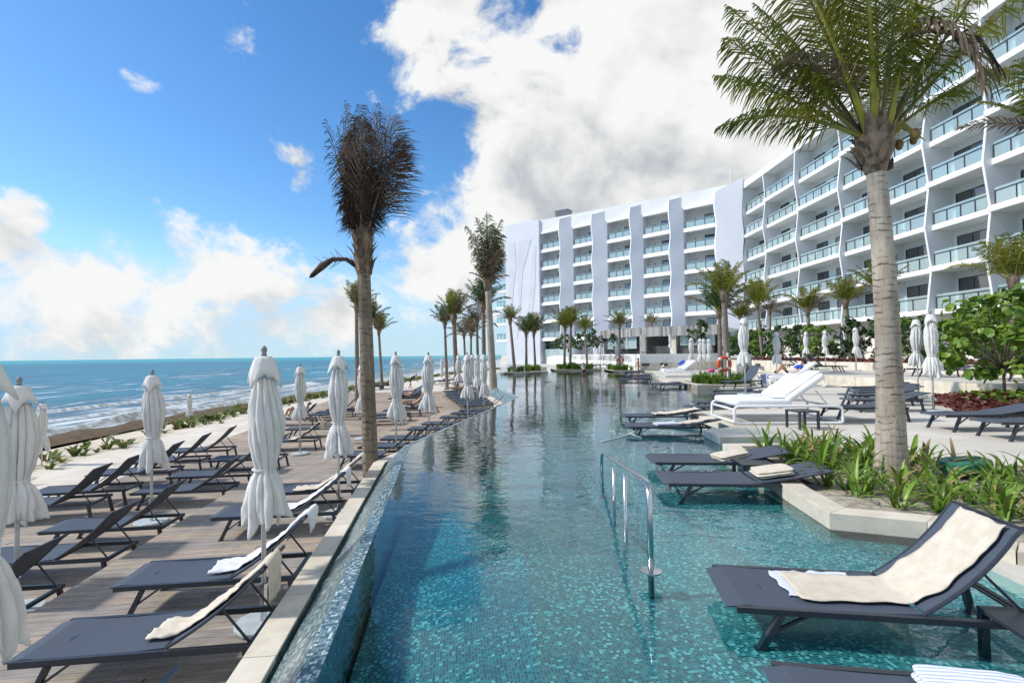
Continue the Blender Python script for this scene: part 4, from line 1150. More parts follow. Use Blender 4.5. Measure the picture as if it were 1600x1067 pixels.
for i, (u, v, ang, lab, tw) in enumerate(NEARROW):
    x, y = row_pt(u, v); lounger(x, y, Z_DECK, LA, ang, lab, None)
    o = towel_on(x, y, Z_DECK, LA, ang, tw[1], SEAT + BACK - .01, -.21 + tw[2], .13 + tw[2] + (.06 if i in (1, 2) else 0), tw[0], tw[3], hang=tw[4], skew=(-.06 if i == 0 else .05), seed=i + 3)
def b_row(Y): return -2.15 + (Y - 10.5) * .2095 - 3.15
BL = ['charcoal lounger directly behind the dead palm trunk, backrest beside the coping bend', 'charcoal lounger just past the pool bend, next to the thin parasol',
      'charcoal lounger in the coping row, third one past the pool bend', 'charcoal lounger in the coping row, fourth one past the pool bend', 'charcoal lounger in the coping row, fifth one past the pool bend',
      'charcoal lounger in the coping row, sixth one past the pool bend', 'charcoal lounger in the coping row, seventh one past the pool bend', 'last charcoal lounger of the coping row, at the palm by the pool corner']
for i, Y in enumerate((12.6, 13.75, 15.0, 16.9, 18.1, 19.9, 21.2, 22.3)):
    lounger(b_row(Y) + .45, Y, Z_DECK, R(-3), 38, BL[i], 'loungers along the pool coping')
for i in range(10):
    lounger(-2.5 - .25 * i, 24.6 + 1.06 * i, Z_DECK, R(13), 14, 'flat charcoal lounger in the long tight row past the orange deck step', 'tight far row of flat loungers')
# --- lower deck
ML = [(-6.6, 7.95, 40, 'charcoal lounger on the lower deck, closest pair beside the big parasol'), (-6.58, 9.25, 40, 'charcoal lounger on the lower deck, second of the pair at the slim parasol'),
      (-6.55, 11.5, 38, 'charcoal lounger on the lower deck, just past the slim white parasol'), (-6.56, 12.85, 38, 'charcoal lounger on the lower deck, second past the slim white parasol'),
      (-6.5, 14.7, 38, 'charcoal lounger on the lower deck with its dark back to the small parasol'), (-6.3, 17.6, 36, 'charcoal lounger with beige towel over its back, behind the parasols'), (-6.3, 20.3, 36, 'charcoal lounger on the lower deck left of the dead palm trunk')]
for i, (u, v, a, lab) in enumerate(ML):
    x, y = row_pt(u, v); lounger(x, y, Z_LOW, LA, a, lab.replace(' left of the', ' by the'), None)
x, y = row_pt(-6.6, 6.5); lounger(x, y, Z_LOW, LA, 40, 'charcoal lounger half hidden behind the big parasol at the lower deck', None)
x, y = row_pt(-6.3, 17.6); towel_on(x, y, Z_LOW, LA, 36, 1.0, SEAT + BACK - .01, -.28, .24, 'towel_beige', 'beige towel thrown over a lower deck lounger behind the parasols', hang=.3, seed=21)
for i, (X, Y) in enumerate(((-6.9, 22.6), (-6.75, 23.8), (-6.6, 25.6), (-6.4, 26.8))):
    lounger(X, Y, Z_LOW, R(6), 38, 'charcoal lounger on the lower deck in front of the orange step', 'loungers before the orange step')
for i in range(5):
    lounger(-8.1 - .25 * i, 32.6 + 1.75 * i, Z_LOW, R(14), 26, 'charcoal lounger in the slanted far row on the lower deck', 'slanted far row on the lower deck')
# --- row at the edge of the sand
SL = ['first', 'second', 'third', 'fourth', 'fifth']
for i, (u, v) in enumerate(((-8.72, 10.75), (-8.7, 11.75), (-8.65, 13.4), (-8.6, 14.75), (-8.5, 16.2))):
    x, y = row_pt(u, v); lounger(x, y, Z_SAND + .045, LA + R(4), 42, 'black backed lounger, %s in the row along the sand edge' % SL[i], None)
for i, (X, Y) in enumerate(((-10.2, 24.4), (-10.0, 25.6), (-9.9, 26.8))):
    lounger(X, Y, Z_SAND + .005, R(8), 40, 'dark lounger standing on the sand beyond the reading sunbather', 'loungers on the sand')
lounger(-10.9, 22.8, Z_SAND + .005, R(6), 42, 'dark lounger on the sand with a sunbather in pale shorts', None)
for i, (X, Y) in enumerate(((-14.0, 46), (-13.4, 47.5), (-13.2, 49))):
    lounger(X, Y, Z_SAND + .005, R(10), 14, 'flat dark lounger at the dune edge behind the thin palm', 'loungers by the dune')
for i, (X, Y) in enumerate(((-9.0, 54), (-8.8, 55.2), (-8.4, 56.6), (-8.1, 58), (-6.3, 52), (-6.0, 53.5))):
    lounger(X, Y, Z_SAND + .02, R(12), 30, 'tiny dark lounger in the farthest group near the sea parasols', 'farthest loungers')

# --- in the shallow water and on the terrace
WA = R(-8)
lounger(1.47, 3.74, Z_SHELF, R(-8.6), 53, 'big charcoal lounger standing in the shallow water with a draped cream towel', None, (1, 1, .76))
towel_on(1.47, 3.74, Z_SHELF, R(-8.6), 53, .52, SEAT + BACK - .03, -.22, .20, 'towel_beige', 'cream towel draped down the backrest of the big pool lounger', hang=0.0, skew=-.05, seed=5, lift=.024, wrinkle=.55)
towel_on(1.47, 3.74, Z_SHELF, R(-8.6), 53, .46, 1.02, -.12, .29, 'towel_stripe', 'blue striped towel peeking from under the cream towel', hang=0.0, skew=.03, seed=8, lift=.006, wrinkle=.15)
lounger(1.29, 2.47, Z_SHELF, R(-8.6), 12, 'charcoal pool lounger cut off by the bottom of the picture', None, (1, 1, .76))
q = on_lounger(1.29, 2.47, Z_SHELF, R(-8.6), 12, .98, .16); folded_towel(q[0], q[1], q[2] + .002, R(-10), .52, .34, .06, 'towel_stripe', 'folded striped towel on the lounger at the bottom edge', 4)
lounger(1.99, 6.93, Z_SHELF, R(-5), 13, 'flat charcoal pool lounger with one neat folded cream towel', None, (1, 1, .76))
q = on_lounger(1.99, 6.93, Z_SHELF, R(-5), 13, 1.48, -.03); folded_towel(q[0], q[1], q[2] + .012, R(-8), .46, .40, .085, 'towel_beige', 'neatly folded cream towel on the lounger before the plant bed', 2, 3, R(-9))
lounger(2.18, 8.20, Z_SHELF, R(-5), 13, 'flat charcoal pool lounger with a rumpled cream towel behind the side table', None, (1, 1, .76))
q = on_lounger(2.18, 8.20, Z_SHELF, R(-5), 13, 1.30, .0); folded_towel(q[0], q[1], q[2] + .006, R(15), .52, .34, .07, 'towel_beige', 'rumpled cream towel on the second lounger of the middle pair', 9, 3, R(-7))
lounger(2.66, 12.0, Z_SHELF, R(-4), 12, 'flat charcoal pool lounger with striped and cream towels beside the stone corner', None, (1, 1, .76))
q = on_lounger(2.66, 12.0, Z_SHELF, R(-4), 12, .95, -.02); folded_towel(q[0], q[1], q[2] + .004, R(4), .55, .36, .05, 'towel_stripe', 'folded striped towel on the lounger beside the stone corner', 12)
towel_on(2.66, 12.0, Z_SHELF, R(-4), 12, 1.25, SEAT + BACK - .02, -.2, .18, 'towel_beige', 'cream towel on the raised end of the lounger at the stone corner', seed=14)
lounger(3.0, 13.95, Z_SHELF, R(-4), 12, 'flat charcoal pool lounger heaped with a crumpled cream towel', None, (1, 1, .76))
towel_on(3.0, 13.95, Z_SHELF, R(-4), 12, .85, SEAT + BACK - .06, -.22, .2, 'towel_beige', 'crumpled cream towel heaped along the lounger before the white daybed', seed=17, lift=.04)
for i, (X, Y, a) in enumerate(((5.5, 16.1, 8), (6.2, 17.4, 8))):
    lounger(X, Y, Z_SHELF, R(-3), a, 'flat grey lounger in the water close behind the white daybed', 'pool loungers behind the daybed', (1, 1, .76))
for i, (X, Y, a) in enumerate(((8.3, 20.9, 8), (8.9, 22.7, 8))):
    lounger(X, Y, Z_SHELF, R(-3), a, 'flat grey lounger in the water below the planter with life ring', 'pool loungers before the planter', (1, 1, .76))
for i, (X, Y) in enumerate(((7.8, 27.2), (7.7, 28.4), (7.2, 33.4), (7.4, 35.0), (8.6, 38.2), (8.9, 39.8))):
    lounger(X, Y, Z_SHELF, R(-2), 8, 'grey lounger in the water before the small far daybed', 'far pool loungers', (1, 1, .76))
for i, (X, Y) in enumerate(((9.6, 44.0), (10.0, 45.5), (7.6, 56.8), (8.3, 58.2), (9.6, 61.5), (10.6, 62.5))):
    lounger(X, Y, Z_SHELF if Y < 47 else (0.0 if Y > 61 else .022), R(-4), 22, 'small dark lounger clustered at the far end of the pool', 'far end loungers')
TL = [(8.95, 9.62, 14, 'charcoal terrace lounger closest to the plant bed, one end out of frame'), (8.9, 10.75, 10, 'charcoal terrace lounger second from the plant bed'),
      (7.5, 12.35, 16, 'charcoal terrace lounger passing behind the thick palm trunk, end raised'), (9.4, 14.25, 10, 'flat terrace lounger with its foot end beside the palm trunk'),]
for X, Y, a, lab in TL: lounger(X, Y, .004, R(-2), a, lab, None)
for X, Y in ((10.3, 15.75), (11.3, 16.8), (12.0, 17.8), (12.5, 18.9)):
    lounger(X, Y, .004, R(-2), 10, 'flat terrace lounger in the stack of rows behind the palm trunk', 'terrace loungers behind the palm')
for i, (X, Y, a) in enumerate(((19.3, 29.0, 48), (19.6, 30.1, 48), (20.0, 32.6, 48), (20.3, 33.7, 48))):
    lounger(X, Y, .485, R(160), a, 'upright grey lounger on the raised platform before the hedge', 'upright loungers on the platform')
for i, (X, Y, a) in enumerate(((18.3, 22.6, 8), (18.6, 24.0, 8), (18.6, 19.4, 8), (18.9, 20.8, 8), (19.4, 17.0, 8))):
    lounger(X, Y, .485, R(-4), a, 'flat dark lounger on the raised platform below the planter wall', 'flat loungers on the platform')
lounger(9.95, 23.55, .004, R(20), 48, 'dark lounger with raised back behind the terrace parasol', None)

# ------------------------------------------------------------------ where the parasols stand
GB = 'closed white parasols'
p = L(-2.80, 3.36, Z_DECK); parasol(p, 'big closed white parasol cut by the picture edge beside the closest lounger', GB)
p = L(-1.93, 5.52, Z_DECK); parasol(p, 'tall closed white parasol between the two closest deck loungers', GB)
p = L(-1.95, 9.12, Z_DECK); parasol(p, 'closed white parasol standing just before the dead palm trunk', GB)
p = L(-5.28, 6.9, Z_LOW); parasol(p, 'closed white parasol on the lower deck near the picture edge', GB)
parasol((-6.8, 9.5, Z_LOW), 'slim closed white parasol on the lower deck against the surf', GB)
parasol((-6.75, 16.0, Z_LOW), 'small closed white parasol seen over the sand strip', GB)
parasol((-5.62, 18.8, Z_LOW), 'closed white parasol half hidden behind the dead palm trunk', GB)
parasol((-3.07, 13.25, Z_DECK), 'closed white parasol just past the bend of the pool edge', GB)
parasol((-2.6, 15.6, Z_DECK), 'closed white parasol second past the pool bend, before the orange step', GB)
for X, Y in ((-1.72, 19.2), (-1.2, 21.0)): parasol((X, Y, Z_DECK), 'closed white parasol in the far coping row by the green topped palm', 'far coping parasols')
for X, Y in ((-2.35, 29.6), (-3.3, 31.0), (-1.9, 27.0)): parasol((X, Y, Z_DECK), 'closed white parasol crowding behind the far coping row', 'crowded far parasols')
for X, Y in ((-6.5, 50.0), (-7.2, 51.5), (-5.2, 47)): parasol((X, Y, Z_SAND), 'tiny closed parasol at the far end of the beach deck', 'tiny far parasols')
parasol((-16.3, 25.4, -1.95), 'small lacy white parasol down on the beach above the seaweed', GB, .68)
parasol((-14.0, 15.0, -1.75), 'white parasol on the beach peeking from behind the lower deck parasol', GB, .78)
parasol((9.2, 19.9, .004), 'tall closed white parasol rising behind the white daybed', GB, 1.1)
parasol((11.6, 13.9, .004), 'closed white parasol among the terrace loungers beside the leafy tree', GB, .97)
parasol((14.9, 18.5, .004), 'closed white parasol close behind another, farther of the terrace two', GB, 1.02)
parasol((14.2, 27.0, .004), 'closed white parasol just behind the man on the daybed', GB)
for X, Y in ((21.2, 36.2), (21.5, 34.5), (21.0, 30.7)): parasol((X, Y, .485), 'closed white parasol on the raised platform before the hedge', 'platform parasols', .95)
parasol((20.6, 24.5, .485), 'white parasol on the platform mostly hidden by two others', GB, .9)
for X, Y in ((13.2, 37.0), (14.6, 39.0), (15.1, 39.6), (15.75, 40.2)): parasol((X, Y, .004), 'closed white parasol in the tight group beside the life ring', 'parasols by the life ring')
parasol((17.6, 56.0, 1.485), 'small closed parasol in front of the pool bar counter', GB, .8)
for X, Y, z, s in ((10.9, 62.2, 0.0, 1.0), (11.9, 57.5, 0.0, 1.0), (13.6, 59.5, 1.485, .72), (11.3, 76.0, 1.485, .7)): parasol((X, Y, z + .004), 'tiny closed parasol on the far terrace near the pool bar', 'tiny parasols by the bar', s)
parasol((16.05, 15.4, .004), 'white parasol entering at the picture edge beside the leafy tree', GB, .96)

# ------------------------------------------------------------------ daybeds
def make_daybed(two_towels):
    root = empty('daybed'); Lh, Wd, H = 2.45, .76, .34
    f = MB(); r = .032
    for y in (-Wd, Wd):
        f.tube([(0, y, .06), (0, y, H), (.03, y, H + .05), (.08, y, H + .08), (1.2, y, H + .08), (Lh - .08, y, H + .08), (Lh - .02, y, H + .04), (Lh, y, H - .02), (Lh, y, .06), (Lh - .06, y, .03), (.06, y, .03), (0, y, .06)], r, 8, False)
    for x_, z_ in ((0, .05), (0, H + .0), (Lh, .05), (Lh - .02, H + .04)): f.tube([(x_, -Wd, z_), (x_, Wd, z_)], r * .9, 8)
    for x_ in (.5, .8, 1.1): f.bar((x_, -Wd + .03, H + .03), (x_, Wd - .03, H + .03), .05, .02)
    f.obj('frame', 'white_metal', root, smooth=True)
    def pad(x0, x1, y0, y1, z0, z1, tilt, name):
        rows = []
        for i in range(13):
            ph = -math.pi / 2 + math.pi * i / 12; row = []
            for k in range(49):
                t = 2 * math.pi * (k % 48) / 48
                sg = lambda v, e: math.copysign(abs(v) ** e, v)
                cx = sg(math.cos(ph), .3) * sg(math.cos(t), .16); cy = sg(math.cos(ph), .3) * sg(math.sin(t), .16); cz = sg(math.sin(ph), .45)
                xx = (x1 - x0) / 2 * cx; zz = (z1 - z0) / 2 * cz
                X = x0 + ((x1 - x0) / 2 + xx) * math.cos(tilt) - ((z1 - z0) / 2 + zz) * math.sin(tilt)
                Z = z0 + ((x1 - x0) / 2 + xx) * math.sin(tilt) + ((z1 - z0) / 2 + zz) * math.cos(tilt)
                row.append((X, (y0 + y1) / 2 + (y1 - y0) / 2 * cy, Z + .006 * noise.noise((xx * 4, cy * 3, 1))))
            rows.append(row)
        return MB().grid([r_[::-1] for r_ in rows]).obj(name, 'cushion_white', root, smooth=True)
    pad(.02, 1.38, -Wd + .02, Wd - .02, H + .06, H + .25, 0, 'seat_mattress')
    pad(1.30, 2.36, -Wd + .02, Wd - .02, H + .12, H + .30, R(35), 'back_mattress')
    s_ = MB()
    for y in (-.5, .5): s_.bar((2.0, y, H + .42), (2.25, y, H + .1), .03, .03)
    s_.obj('back_support', 'white_metal', root)
    return root
def daybed_towel(x, y, z, rz, s0, s1, y0, y1, mat, label, seed, hang=0.0):
    """a towel lying up the tilted daybed back, optionally folded down over the foot"""
    rows = []
    for i in range(25):
        s = s0 + (s1 - s0) * i / 24; row = []
        for j in range(9):
            yy = y0 + (y1 - y0) * j / 8; wr = .012 + .02 * abs(noise.noise((s * 3 + seed, yy * 4, 2)))
            if s < 0: px, pz = -.02 - wr, .59 + s
            elif s < 1.24: px, pz = s, .59 + wr
            else:
                d = s - 1.24; px, pz = 1.20 + d * math.cos(R(35)) - wr * .5, .60 + d * math.sin(R(35)) + wr
            row.append((px, yy, pz))
        rows.append(row)
    o = MB().grid([r_[::-1] for r_ in rows]).obj('towel', mat, None, smooth=True)
    sm = o.modifiers.new('pile', 'SOLIDIFY'); sm.thickness = .014; sm.offset = .2
    o.location = (x, y, z); o.rotation_euler = (0, 0, rz); return tag(o, label, 'towel')
def pillow(x, y, z, rz, tilt, mat, label, sx=.44, sy=.30, sz=.13):
    rows = []
    for i in range(13):
        ph = -math.pi / 2 + math.pi * i / 12; row = []
        for k in range(33):
            t = 2 * math.pi * (k % 32) / 32; sg = lambda v, e: math.copysign(abs(v) ** e, v)
            row.append((sx / 2 * sg(math.cos(ph), .7) * sg(math.cos(t), .45), sy / 2 * sg(math.cos(ph), .7) * sg(math.sin(t), .45), sz / 2 * math.sin(ph)))
        rows.append(row)
    o = MB().grid([r_[::-1] for r_ in rows]).obj('pillow', mat, None, smooth=True); o.location = (x, y, z); o.rotation_euler = (0, tilt, rz)
    return tag(o, label, 'pillow')
def at_bed(bx, by, bz, rz, px, py, pz): c, s = math.cos(rz), math.sin(rz); return bx + px * c - py * s, by + px * s + py * c, bz + pz
DB = (5.22, 12.55, .012, R(-3))
place(PROTO, 'daybed', lambda: make_daybed(1), DB[:3], DB[3], 'big white cushioned daybed on the stone corner with two striped towels', 'daybed', None)
daybed_towel(*DB, .95, 2.30, .10, .62, 'towel_wide', 'blue banded towel on the far half of the closest daybed', 1)
daybed_towel(*DB, .95, 2.30, -.62, -.06, 'towel_wide', 'blue banded towel on the near half of the closest daybed', 2)
pillow(*at_bed(*DB, 1.95, .36, 1.18), DB[3] + R(90), 0, 'towel_beige', 'beige pillow on the raised back of the closest daybed')
bpy.data.objects['pillow'].rotation_euler = (R(35), 0, DB[3] + R(90))
DB2 = (12.1, 24.3, .012, R(-4))
place(PROTO, 'daybed', None, DB2[:3], DB2[3], 'white daybed with a man in a blue shirt lying on it', 'daybed', None)
daybed_towel(*DB2, -.42, .9, -.55, .15, 'towel_stripe', 'pale blue towel hanging over the foot of the occupied daybed', 3)
daybed_towel(*DB2, -.12, .6, .2, .62, 'towel_beige', 'beige towel at the foot of the occupied daybed', 4)
DB3 = (10.4, 34.9, .012, R(-2))
place(PROTO, 'daybed', None, DB3[:3], DB3[3], 'small far white daybed draped with blue striped towels', 'daybed', None)
daybed_towel(*DB3, -.3, 2.2, -.66, -.05, 'towel_wide', 'striped towel along the near half of the far daybed', 5)
daybed_towel(*DB3, .8, 2.2, .06, .64, 'towel_wide', 'striped towel on the far half of the far daybed', 6)
pillow(*at_bed(*DB3, 1.45, .4, 1.0), DB3[3], R(-35), 'blue_cloth', 'blue bag lying on the far white daybed', .5, .35, .2)

# ------------------------------------------------------------------ small tables
def make_table(w, h):
    root = empty('side_table')
    MB().box(-w, w, -w, w, h - .035, h).obj('table_top', 'charcoal', root, bevel=.006)
    for sx_ in (-1, 1):
        for sy_ in (-1, 1):
            MB().box(sx_ * (w - .025) - .022, sx_ * (w - .025) + .022, sy_ * (w - .025) - .022, sy_ * (w - .025) + .022, 0, h - .036).obj('leg', 'charcoal', root)
    return root
place(PROTO, 'table', lambda: make_table(.24, .40), (6.38, 11.12, .012), R(6), 'dark square side table in front of the big white daybed', 'side table', None)
place(PROTO, 'table', None, (3.62, 7.62, Z_SHELF), R(-5), 'grey side table in the water between the middle pair of loungers', 'side table', None, (1, 1, .78))
place(PROTO, 'table', None, (3.18, 3.02, Z_SHELF), R(-8), 'grey side table beside the big pool lounger, cut by the picture edge', 'side table', None, (1, 1, .78))
place(PROTO, 'table', None, (13.3, 33.6, .012), R(4), 'tiny dark side table with a pink bag beside the far daybed', 'side table', None)
pillow(13.3, 33.6, .50, R(20), 0, 'pink_cloth', 'bright pink bag on the tiny table beside the far daybed', .42, .32, .2)

# ------------------------------------------------------------------ stainless handrail, rope, life rings, bins
hr = empty('pool_handrail', (1.10, 4.10, Z_SHELF)); hr.location = (0, 0, 0); tag(hr, 'stainless steel handrail going down into the pool', 'handrail')
MB().tube([(1.10, 4.10, Z_SHELF), (1.10, 4.10, .46), (1.105, 4.14, .56), (1.115, 4.22, .615), (1.13, 4.32, .615), (1.20, 5.45, .47), (1.30, 6.6, .32), (1.40, 7.9, .15), (1.41, 8.05, .06), (1.415, 8.1, -.2), (1.42, 8.12, -.7)], .024, 12).obj('rail', 'steel', hr, smooth=True)
MB().tube([(1.20, 5.45, .40), (1.20, 5.45, -.9)], .021, 10).obj('post', 'steel', hr, smooth=True)
MB().tube([(1.31, 6.62, .22), (1.31, 6.62, -.9)], .021, 10).obj('post', 'steel', hr, smooth=True)
MB().lathe([(.085, 0), (.085, .012), (.03, .02)], 16, (1.10, 4.10, Z_SHELF + .2)).obj('flange', 'steel', hr, smooth=False)
rp = MB().tube([G(940, 690, -.15), G(965, 684, -.148), G(985, 678, -.13), G(1000, 669, -.06)], .022, 6); o = rp.obj('pool_hose', 'rope', None, smooth=True); tag(o, 'pale floating hose on the water before the pair of loungers', 'hose')
o = MB().tube([G(985, 678, -.13), G(1002, 684, -.15)], .018, 6).obj('hose_end', 'rope', o)
def make_ring():
    root = empty('life_ring'); rt_ = MB()
    rt_.tube([(.33 * math.cos(6.2832 * k / 28), 0, 1.05 + .33 * math.sin(6.2832 * k / 28)) for k in range(29)], .085, 10, False)
    rr = rt_.obj('ring', 'ring_orange', root, smooth=True)
    for a in (45, 135, 225, 315):
        b_ = MB(); b_.tube([(.33 * math.cos(R(a + d)), 0, 1.05 + .33 * math.sin(R(a + d))) for d in (-9, 0, 9)], .089, 10); b_.obj('band', 'cushion_white', rr, smooth=True)
    MB().box(.24, .31, .09, .16, 0, 1.62).obj('post', 'white_metal', root)
    return root
place(PROTO, 'ring', make_ring, (10.85, 25.75, .06), R(8), 'orange life ring on a white post in the planter by the yellow palm', 'life ring', None)
place(PROTO, 'ring', None, (10.95, 51.0, .0), R(8), 'small far orange life ring on the island below the pool bar', 'life ring', None, 1.0)
for i, (X, Y, mt, lab) in enumerate(((19.0, 40.6, 'bins', 'brown slatted litter bin standing before the planter wall'), (18.3, 40.4, 'stone', 'pale cylindrical ash bin beside the brown litter bin'))):
    bn = empty('litter_bin', (X, Y, .004)); tag(bn, lab, 'bin')
    MB().lathe([(.30, 0), (.30, 1.0)], 20).obj('body', mt, bn); MB().lathe([(.31, 1.0), (.31, 1.06), (.2, 1.09)], 20).obj('lid', 'frame_dark', bn)
o = MB().box(-.35, .35, -.08, .08, 0, .25).obj('wall_lamp', 'frame_dark', None, bevel=.02); o.location = (13.1, 49.35, .45); tag(o, 'small black lamp on the pale wall below the bar', 'lamp', 'black wall lamps')
for X in (14.9,):
    o2 = o.copy(); COL.objects.link(o2); o2.location = (X, 49.35, .45)
for X, Y in ((20.6, 43.4),):
    o2 = o.copy(); COL.objects.link(o2); o2.location = (21.2, 43.4, .45); o2.rotation_euler = (0, 0, R(85)); o2['label'] = 'small black lamp on the planter wall behind the bins'; del o2['group']
# curved steel ladder rail by the far wall
tag(MB().tube([(13.5, 46.5, 0), (14.6, 47.0, 1.2), (14.9, 47.1, 1.25), (15.1, 47.1, 1.1), (15.15, 47.1, 0)], .03, 8).obj('wall_handrail', 'steel', None, smooth=True), 'thin curved steel handrail by the far pale wall', 'handrail')
# green irrigation lid and black hose in the plant bed
gl = empty('valve_lid', (6.35, 7.1, .0), R(20)); tag(gl, 'teal green plastic lid half hidden in the strap leaved plants', 'plastic lid')
MB().prism([(.42 * math.cos(R(a)) * 1.0, .24 * math.sin(R(a))) for a in range(0, 360, 24)], 0, .16).obj('lid', 'hose_green', gl, bevel=.03)
MB().bar((-.28, .0, .17), (.28, .0, .17), .07, .03).obj('rib', 'hose_green', gl)
hz_ = [(4.6, 4.9, -.03), (4.9, 4.86, -.01), (5.4, 4.66, .0), (5.9, 4.7, -.01), (6.6, 4.45, .0), (7.4, 4.5, -.02)]
tag(MB().tube(hz_, .014, 6).obj('hose', 'dark_cloth', None, smooth=True), 'thin black irrigation hose lying along the plant bed', 'hose')
o = MB().tube([(17.6, 14.1, .485), (17.6, 14.1, 1.1), (17.65, 14.0, 1.25), (17.75, 13.8, 1.25), (17.8, 13.7, 1.1), (17.8, 13.7, .485)], .03, 8).obj('step_rail', 'steel', None, smooth=True)
tag(o, 'steel handrail loop at the edge of the raised platform', 'handrail')
# furniture on the balconies and on the far terrace
def make_chair():
    root = empty('balcony_chair')
    s_ = MB(); s_.box(-.27, .27, -.27, .27, .36, .43); s_.obj('seat', M['rattan_teal'], root)
    b_ = MB(); b_.bar((-.02, -.27, .44), (-.02, -.36, .86), .56, .05, (0, 1, 0)); b_.obj('backrest', M['rattan_teal'], root)
    for sx_ in (-.25, .25):
        for sy_ in (-.24, .24): MB().box(sx_ - .02, sx_ + .02, sy_ - .02, sy_ + .02, 0, .359).obj('leg', 'frame_dark', root)
    return root
M['rattan_teal'] = PM('blue_grey_weave', (.10, .16, .19), (.07, .12, .15), 20, .7)
for X, Y, z, rz in CHAIR_SPOTS:
    place(PROTO, 'chair', make_chair, (X, Y, z + .003), rz + R(-90), 'blue grey chair behind balcony glass on the wing beside the terrace', 'chair', 'balcony chairs')
def make_lowtable():
    root = empty('lounge_table'); MB().box(-.5, .5, -.3, .3, .34, .40).obj('table_top', 'rattan', root)
    for sx_ in (-.45, .45):
        for sy_ in (-.25, .25): MB().box(sx_ - .03, sx_ + .03, sy_ - .03, sy_ + .03, 0, .339).obj('leg', 'rattan', root)
    return root
for X, Y in ((13.8, 57.2), (14.6, 56.2), (15.4, 57.4)): place(PROTO, 'lowtable', make_lowtable, (X, Y, 1.485), R(-30), 'brown low table on the upper terrace before the pool bar', 'table', 'terrace tables')
# ------------------------------------------------------------------ palms
def frond_mesh(base, az, el, length, grav, nl, ll, mat, rmat, seed, wind=(0, 0, 0), lw=.028, droop=.55, first=.16, r0_=.028, ragged=.0, vee=.35, lwind=None):
    """one feather frond: a tapering midrib that bends with gravity and wind, thin leaflets down both sides"""
    r_ = random.Random(seed); N = 16
    d = Vector((math.cos(el) * math.cos(az), math.cos(el) * math.sin(az), math.sin(el))); p = Vector(base); pts = [p.copy()]; ds = length / N
    wv = Vector(wind); lwv = Vector(lwind) if lwind is not None else wv
    dirs = [d.copy()]
    for i in range(N):
        k = (i + 1) / N
        d = (d + (Vector((0, 0, -grav)) + wv) * (ds * (.4 + 1.2 * k))).normalized(); p = p + d * ds; pts.append(p.copy()); dirs.append(d.copy())
    lf = MB()
    for i in range(nl):
        t = first + (1 - first) * (i + r_.random() * .5) / nl; q = min(t * N, N - .001); k = int(q); f = q - k
        c = pts[k].lerp(pts[k + 1], f); dd = dirs[k].lerp(dirs[k + 1], f).normalized()
        side = dd.cross(Vector((0, 0, 1)))
        if side.length < .1: side = dd.cross(Vector((math.cos(az), math.sin(az), .3)))
        side.normalize(); upn = side.cross(dd).normalized()
        env = (math.sin(math.pi * min(1, (t * .78 + .20))) ** .7) * ll
        for s_ in (-1, 1):
            if r_.random() < ragged: continue
            l = env * r_.uniform(.78, 1.1)
            fwd = .45 + .7 * t + r_.uniform(-.1, .1)
            u = (side * s_ * (1.0 - .35 * t) + dd * fwd + upn * (vee + r_.uniform(-.12, .12)) + lwv * .5).normalized()
            a0 = c; a1 = a0 + u * l * .5
            u2 = (u + Vector((0, 0, -droop * r_.uniform(.6, 1.4))) + lwv * .9).normalized(); a2 = a1 + u2 * l * .33
            u3 = (u2 + Vector((0, 0, -droop * r_.uniform(.5, 1.5))) + lwv * 1.0).normalized(); a3 = a2 + u3 * l * .2
            w = u.cross(dd); w = (w if w.length > .05 else upn).normalized()
            wd = (dd * .8 + w * .4 * r_.uniform(-1, 1)).normalized() * lw / 2
            lf.add([a0 - wd * .6, a0 + wd * .6, a1 + wd, a1 - wd, a2 + wd * .75, a2 - wd * .75, a3], [(0, 1, 2, 3), (3, 2, 4, 5), (5, 4, 6)])
    nf = len(lf.f)
    lf.tube(pts, [r0_ * (1 - .85 * i / N) for i in range(N + 1)], 6)
    me = lf.mesh('frond', mat); me.materials.append(M[rmat])
    mi = [0] * nf + [1] * (len(lf.f) - nf); me.polygons.foreach_set('material_index', mi)
    return me
def trunk_mb(base, top, r0_, r1_, rings=40, seg=14, swell=.35, bend=(0, 0), seed=0):
    b_, t_ = Vector(base), Vector(top); H = (t_ - b_).length; pts, rs = [], []
    r_ = random.Random(seed)
    for i in range(rings * 3 + 1):
        a = i / (rings * 3); p = b_.lerp(t_, a); w = math.sin(math.pi * a); p += Vector((bend[0] * w, bend[1] * w, 0))
        r = r0_ + (r1_ - r0_) * a + r0_ * swell * math.exp(-a * H / .45)
        r *= 1 + (.016 if i % 3 == 0 else (-.008 if i % 3 == 1 else 0)) * r_.uniform(.1, 1.4)
        pts.append(p); rs.append(r)
    return MB().tube(pts, rs, seg)

# the big palm in the plant bed
bp_ = empty('palm_tree', (5.32, 7.12, -.05)); bp_.location = (0, 0, 0); tag(bp_, 'tall palm with thick ringed grey trunk in the strap leaved plant bed', 'palm tree', 'palm trees')
PB = Vector((5.32, 7.12, -.12)); PT = P(1367, 243, 7.05)
trunk_mb(PB, PT, .178, .118, 46, 24, .30, (.05, 0), 3).obj('trunk', 'bark', bp_, smooth=True)
